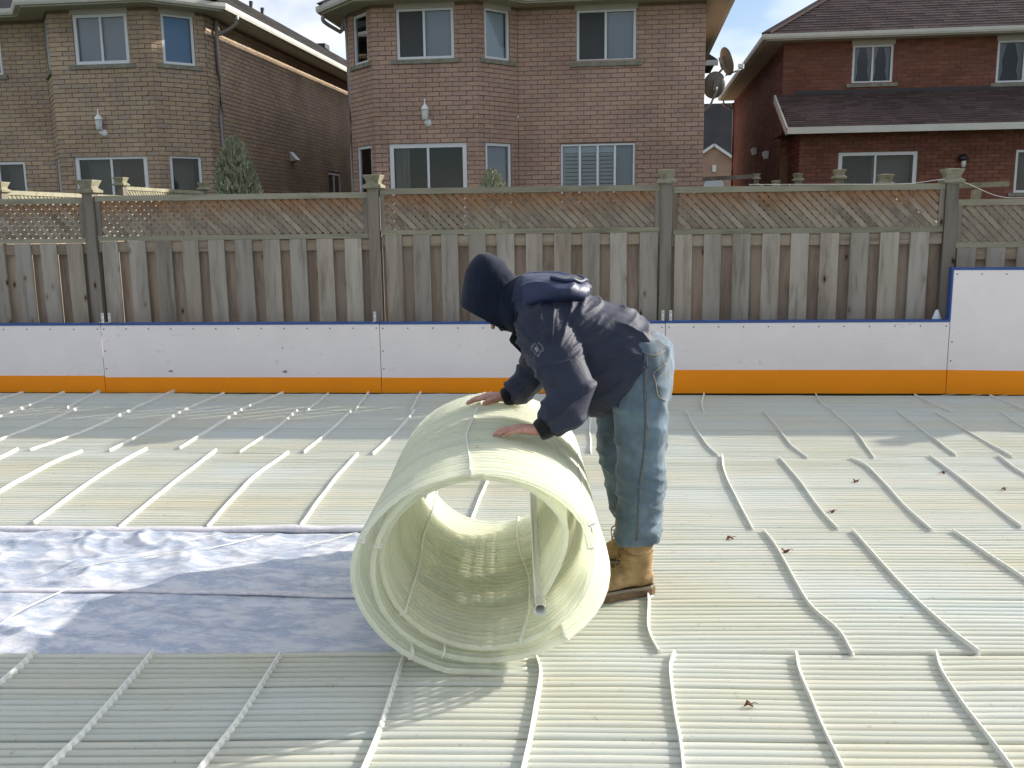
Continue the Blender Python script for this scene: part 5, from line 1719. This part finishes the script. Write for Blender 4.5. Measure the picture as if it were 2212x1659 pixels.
q = MB(); limb(q, [((-.535, 3.70, 1.19), .085, .085), ((-.49, 3.7, 1.175), .104, .106), ((-.455, 3.7, 1.17), .110, .112), ((-.42, 3.7, 1.17), .105, .104)], 24)
nk = remeshed('hoodie_neck', q, .008, M_HOODIE, 3, lambda p: .010 * ridged(p.x * 14, p.y * 3, p.z * 4) ** 2)
adopt('hoodie_neck', nk, man)

# --- emblem on the sleeve
EX, EZ, ER = -.338, 1.030, .0215
def emb_pt(x, z, off=.0022): return surf(jacket_bv, x, z, off)
q = MB()
word = 'ANDERSON'
for k, ch in enumerate(word):
    cu = bpy.data.curves.new('letter', 'FONT'); cu.body = ch; cu.size = .0105; cu.align_x = 'CENTER'
    to = bpy.data.objects.new('letter', cu); COL.objects.link(to)
    lm = bpy.data.meshes.new_from_object(to.evaluated_get(bpy.context.evaluated_depsgraph_get()))
    bpy.data.objects.remove(to)
    ang = math.radians(205 - k * (195 / (len(word) - 1)) - 18)
    rot = ang - math.pi / 2
    pts = []
    for v in lm.vertices:
        lx, lz = v.co.x, v.co.y
        x = EX + ER * .82 * math.cos(ang) + lx * math.cos(rot) - lz * math.sin(rot)
        z = EZ + ER * .82 * math.sin(ang) + lx * math.sin(rot) + lz * math.cos(rot)
        pts.append(emb_pt(x, z) or Vector((x, 3.4, z)))
    q.add(pts, [tuple(p.vertices) for p in lm.polygons])
part('emblem_lettering', q, M_EMBLEM, jacket)
q = MB()
def emb_line(pts, r=.0011):
    o = [emb_pt(EX + x, EZ + z, .001) for x, z in pts]
    o = [p for p in o if p is not None]
    if len(o) > 1: q.tube(o, r, 5)
dm = [(-.002, .013), (-.0105, .003), (-.001, -.011), (.0075, -.003), (-.002, .013)]
emb_line([Vector((a[0], a[1], 0)).lerp(Vector((c[0], c[1], 0)), t)[:2] for a, c in zip(dm, dm[1:]) for t in (0, .25, .5, .75)] + [dm[-1]])
emb_line([(-.006, .004), (-.002, .001), (.002, -.002)], .0016); emb_line([(-.008, .003), (-.004, -.003), (-.001, -.008)], .0018); emb_line([(-.003, .006), (.001, .001)], .0012)
emb_line([(-.014, -.006), (-.009, -.014), (-.002, -.020)], .0009); emb_line([(.013, -.006), (.010, -.014), (.005, -.022)], .0013)
for x, z, r in ((.003, -.0235, .0026), (.0125, -.005, .0014)):
    p = emb_pt(EX + x, EZ + z, .0005)
    if p: q.tube([p, p + Vector((0, -.0012, 0))], r, 10)
part('emblem', q, M_EMBLEM, jacket)
p = surf(jacket_bv, -.385, .885, .001)
if p:
    q = MB(); q.tube([p, p + Vector((0, -.004, 0))], .006, 10); part('snap_button', q, M_METAL, jacket)
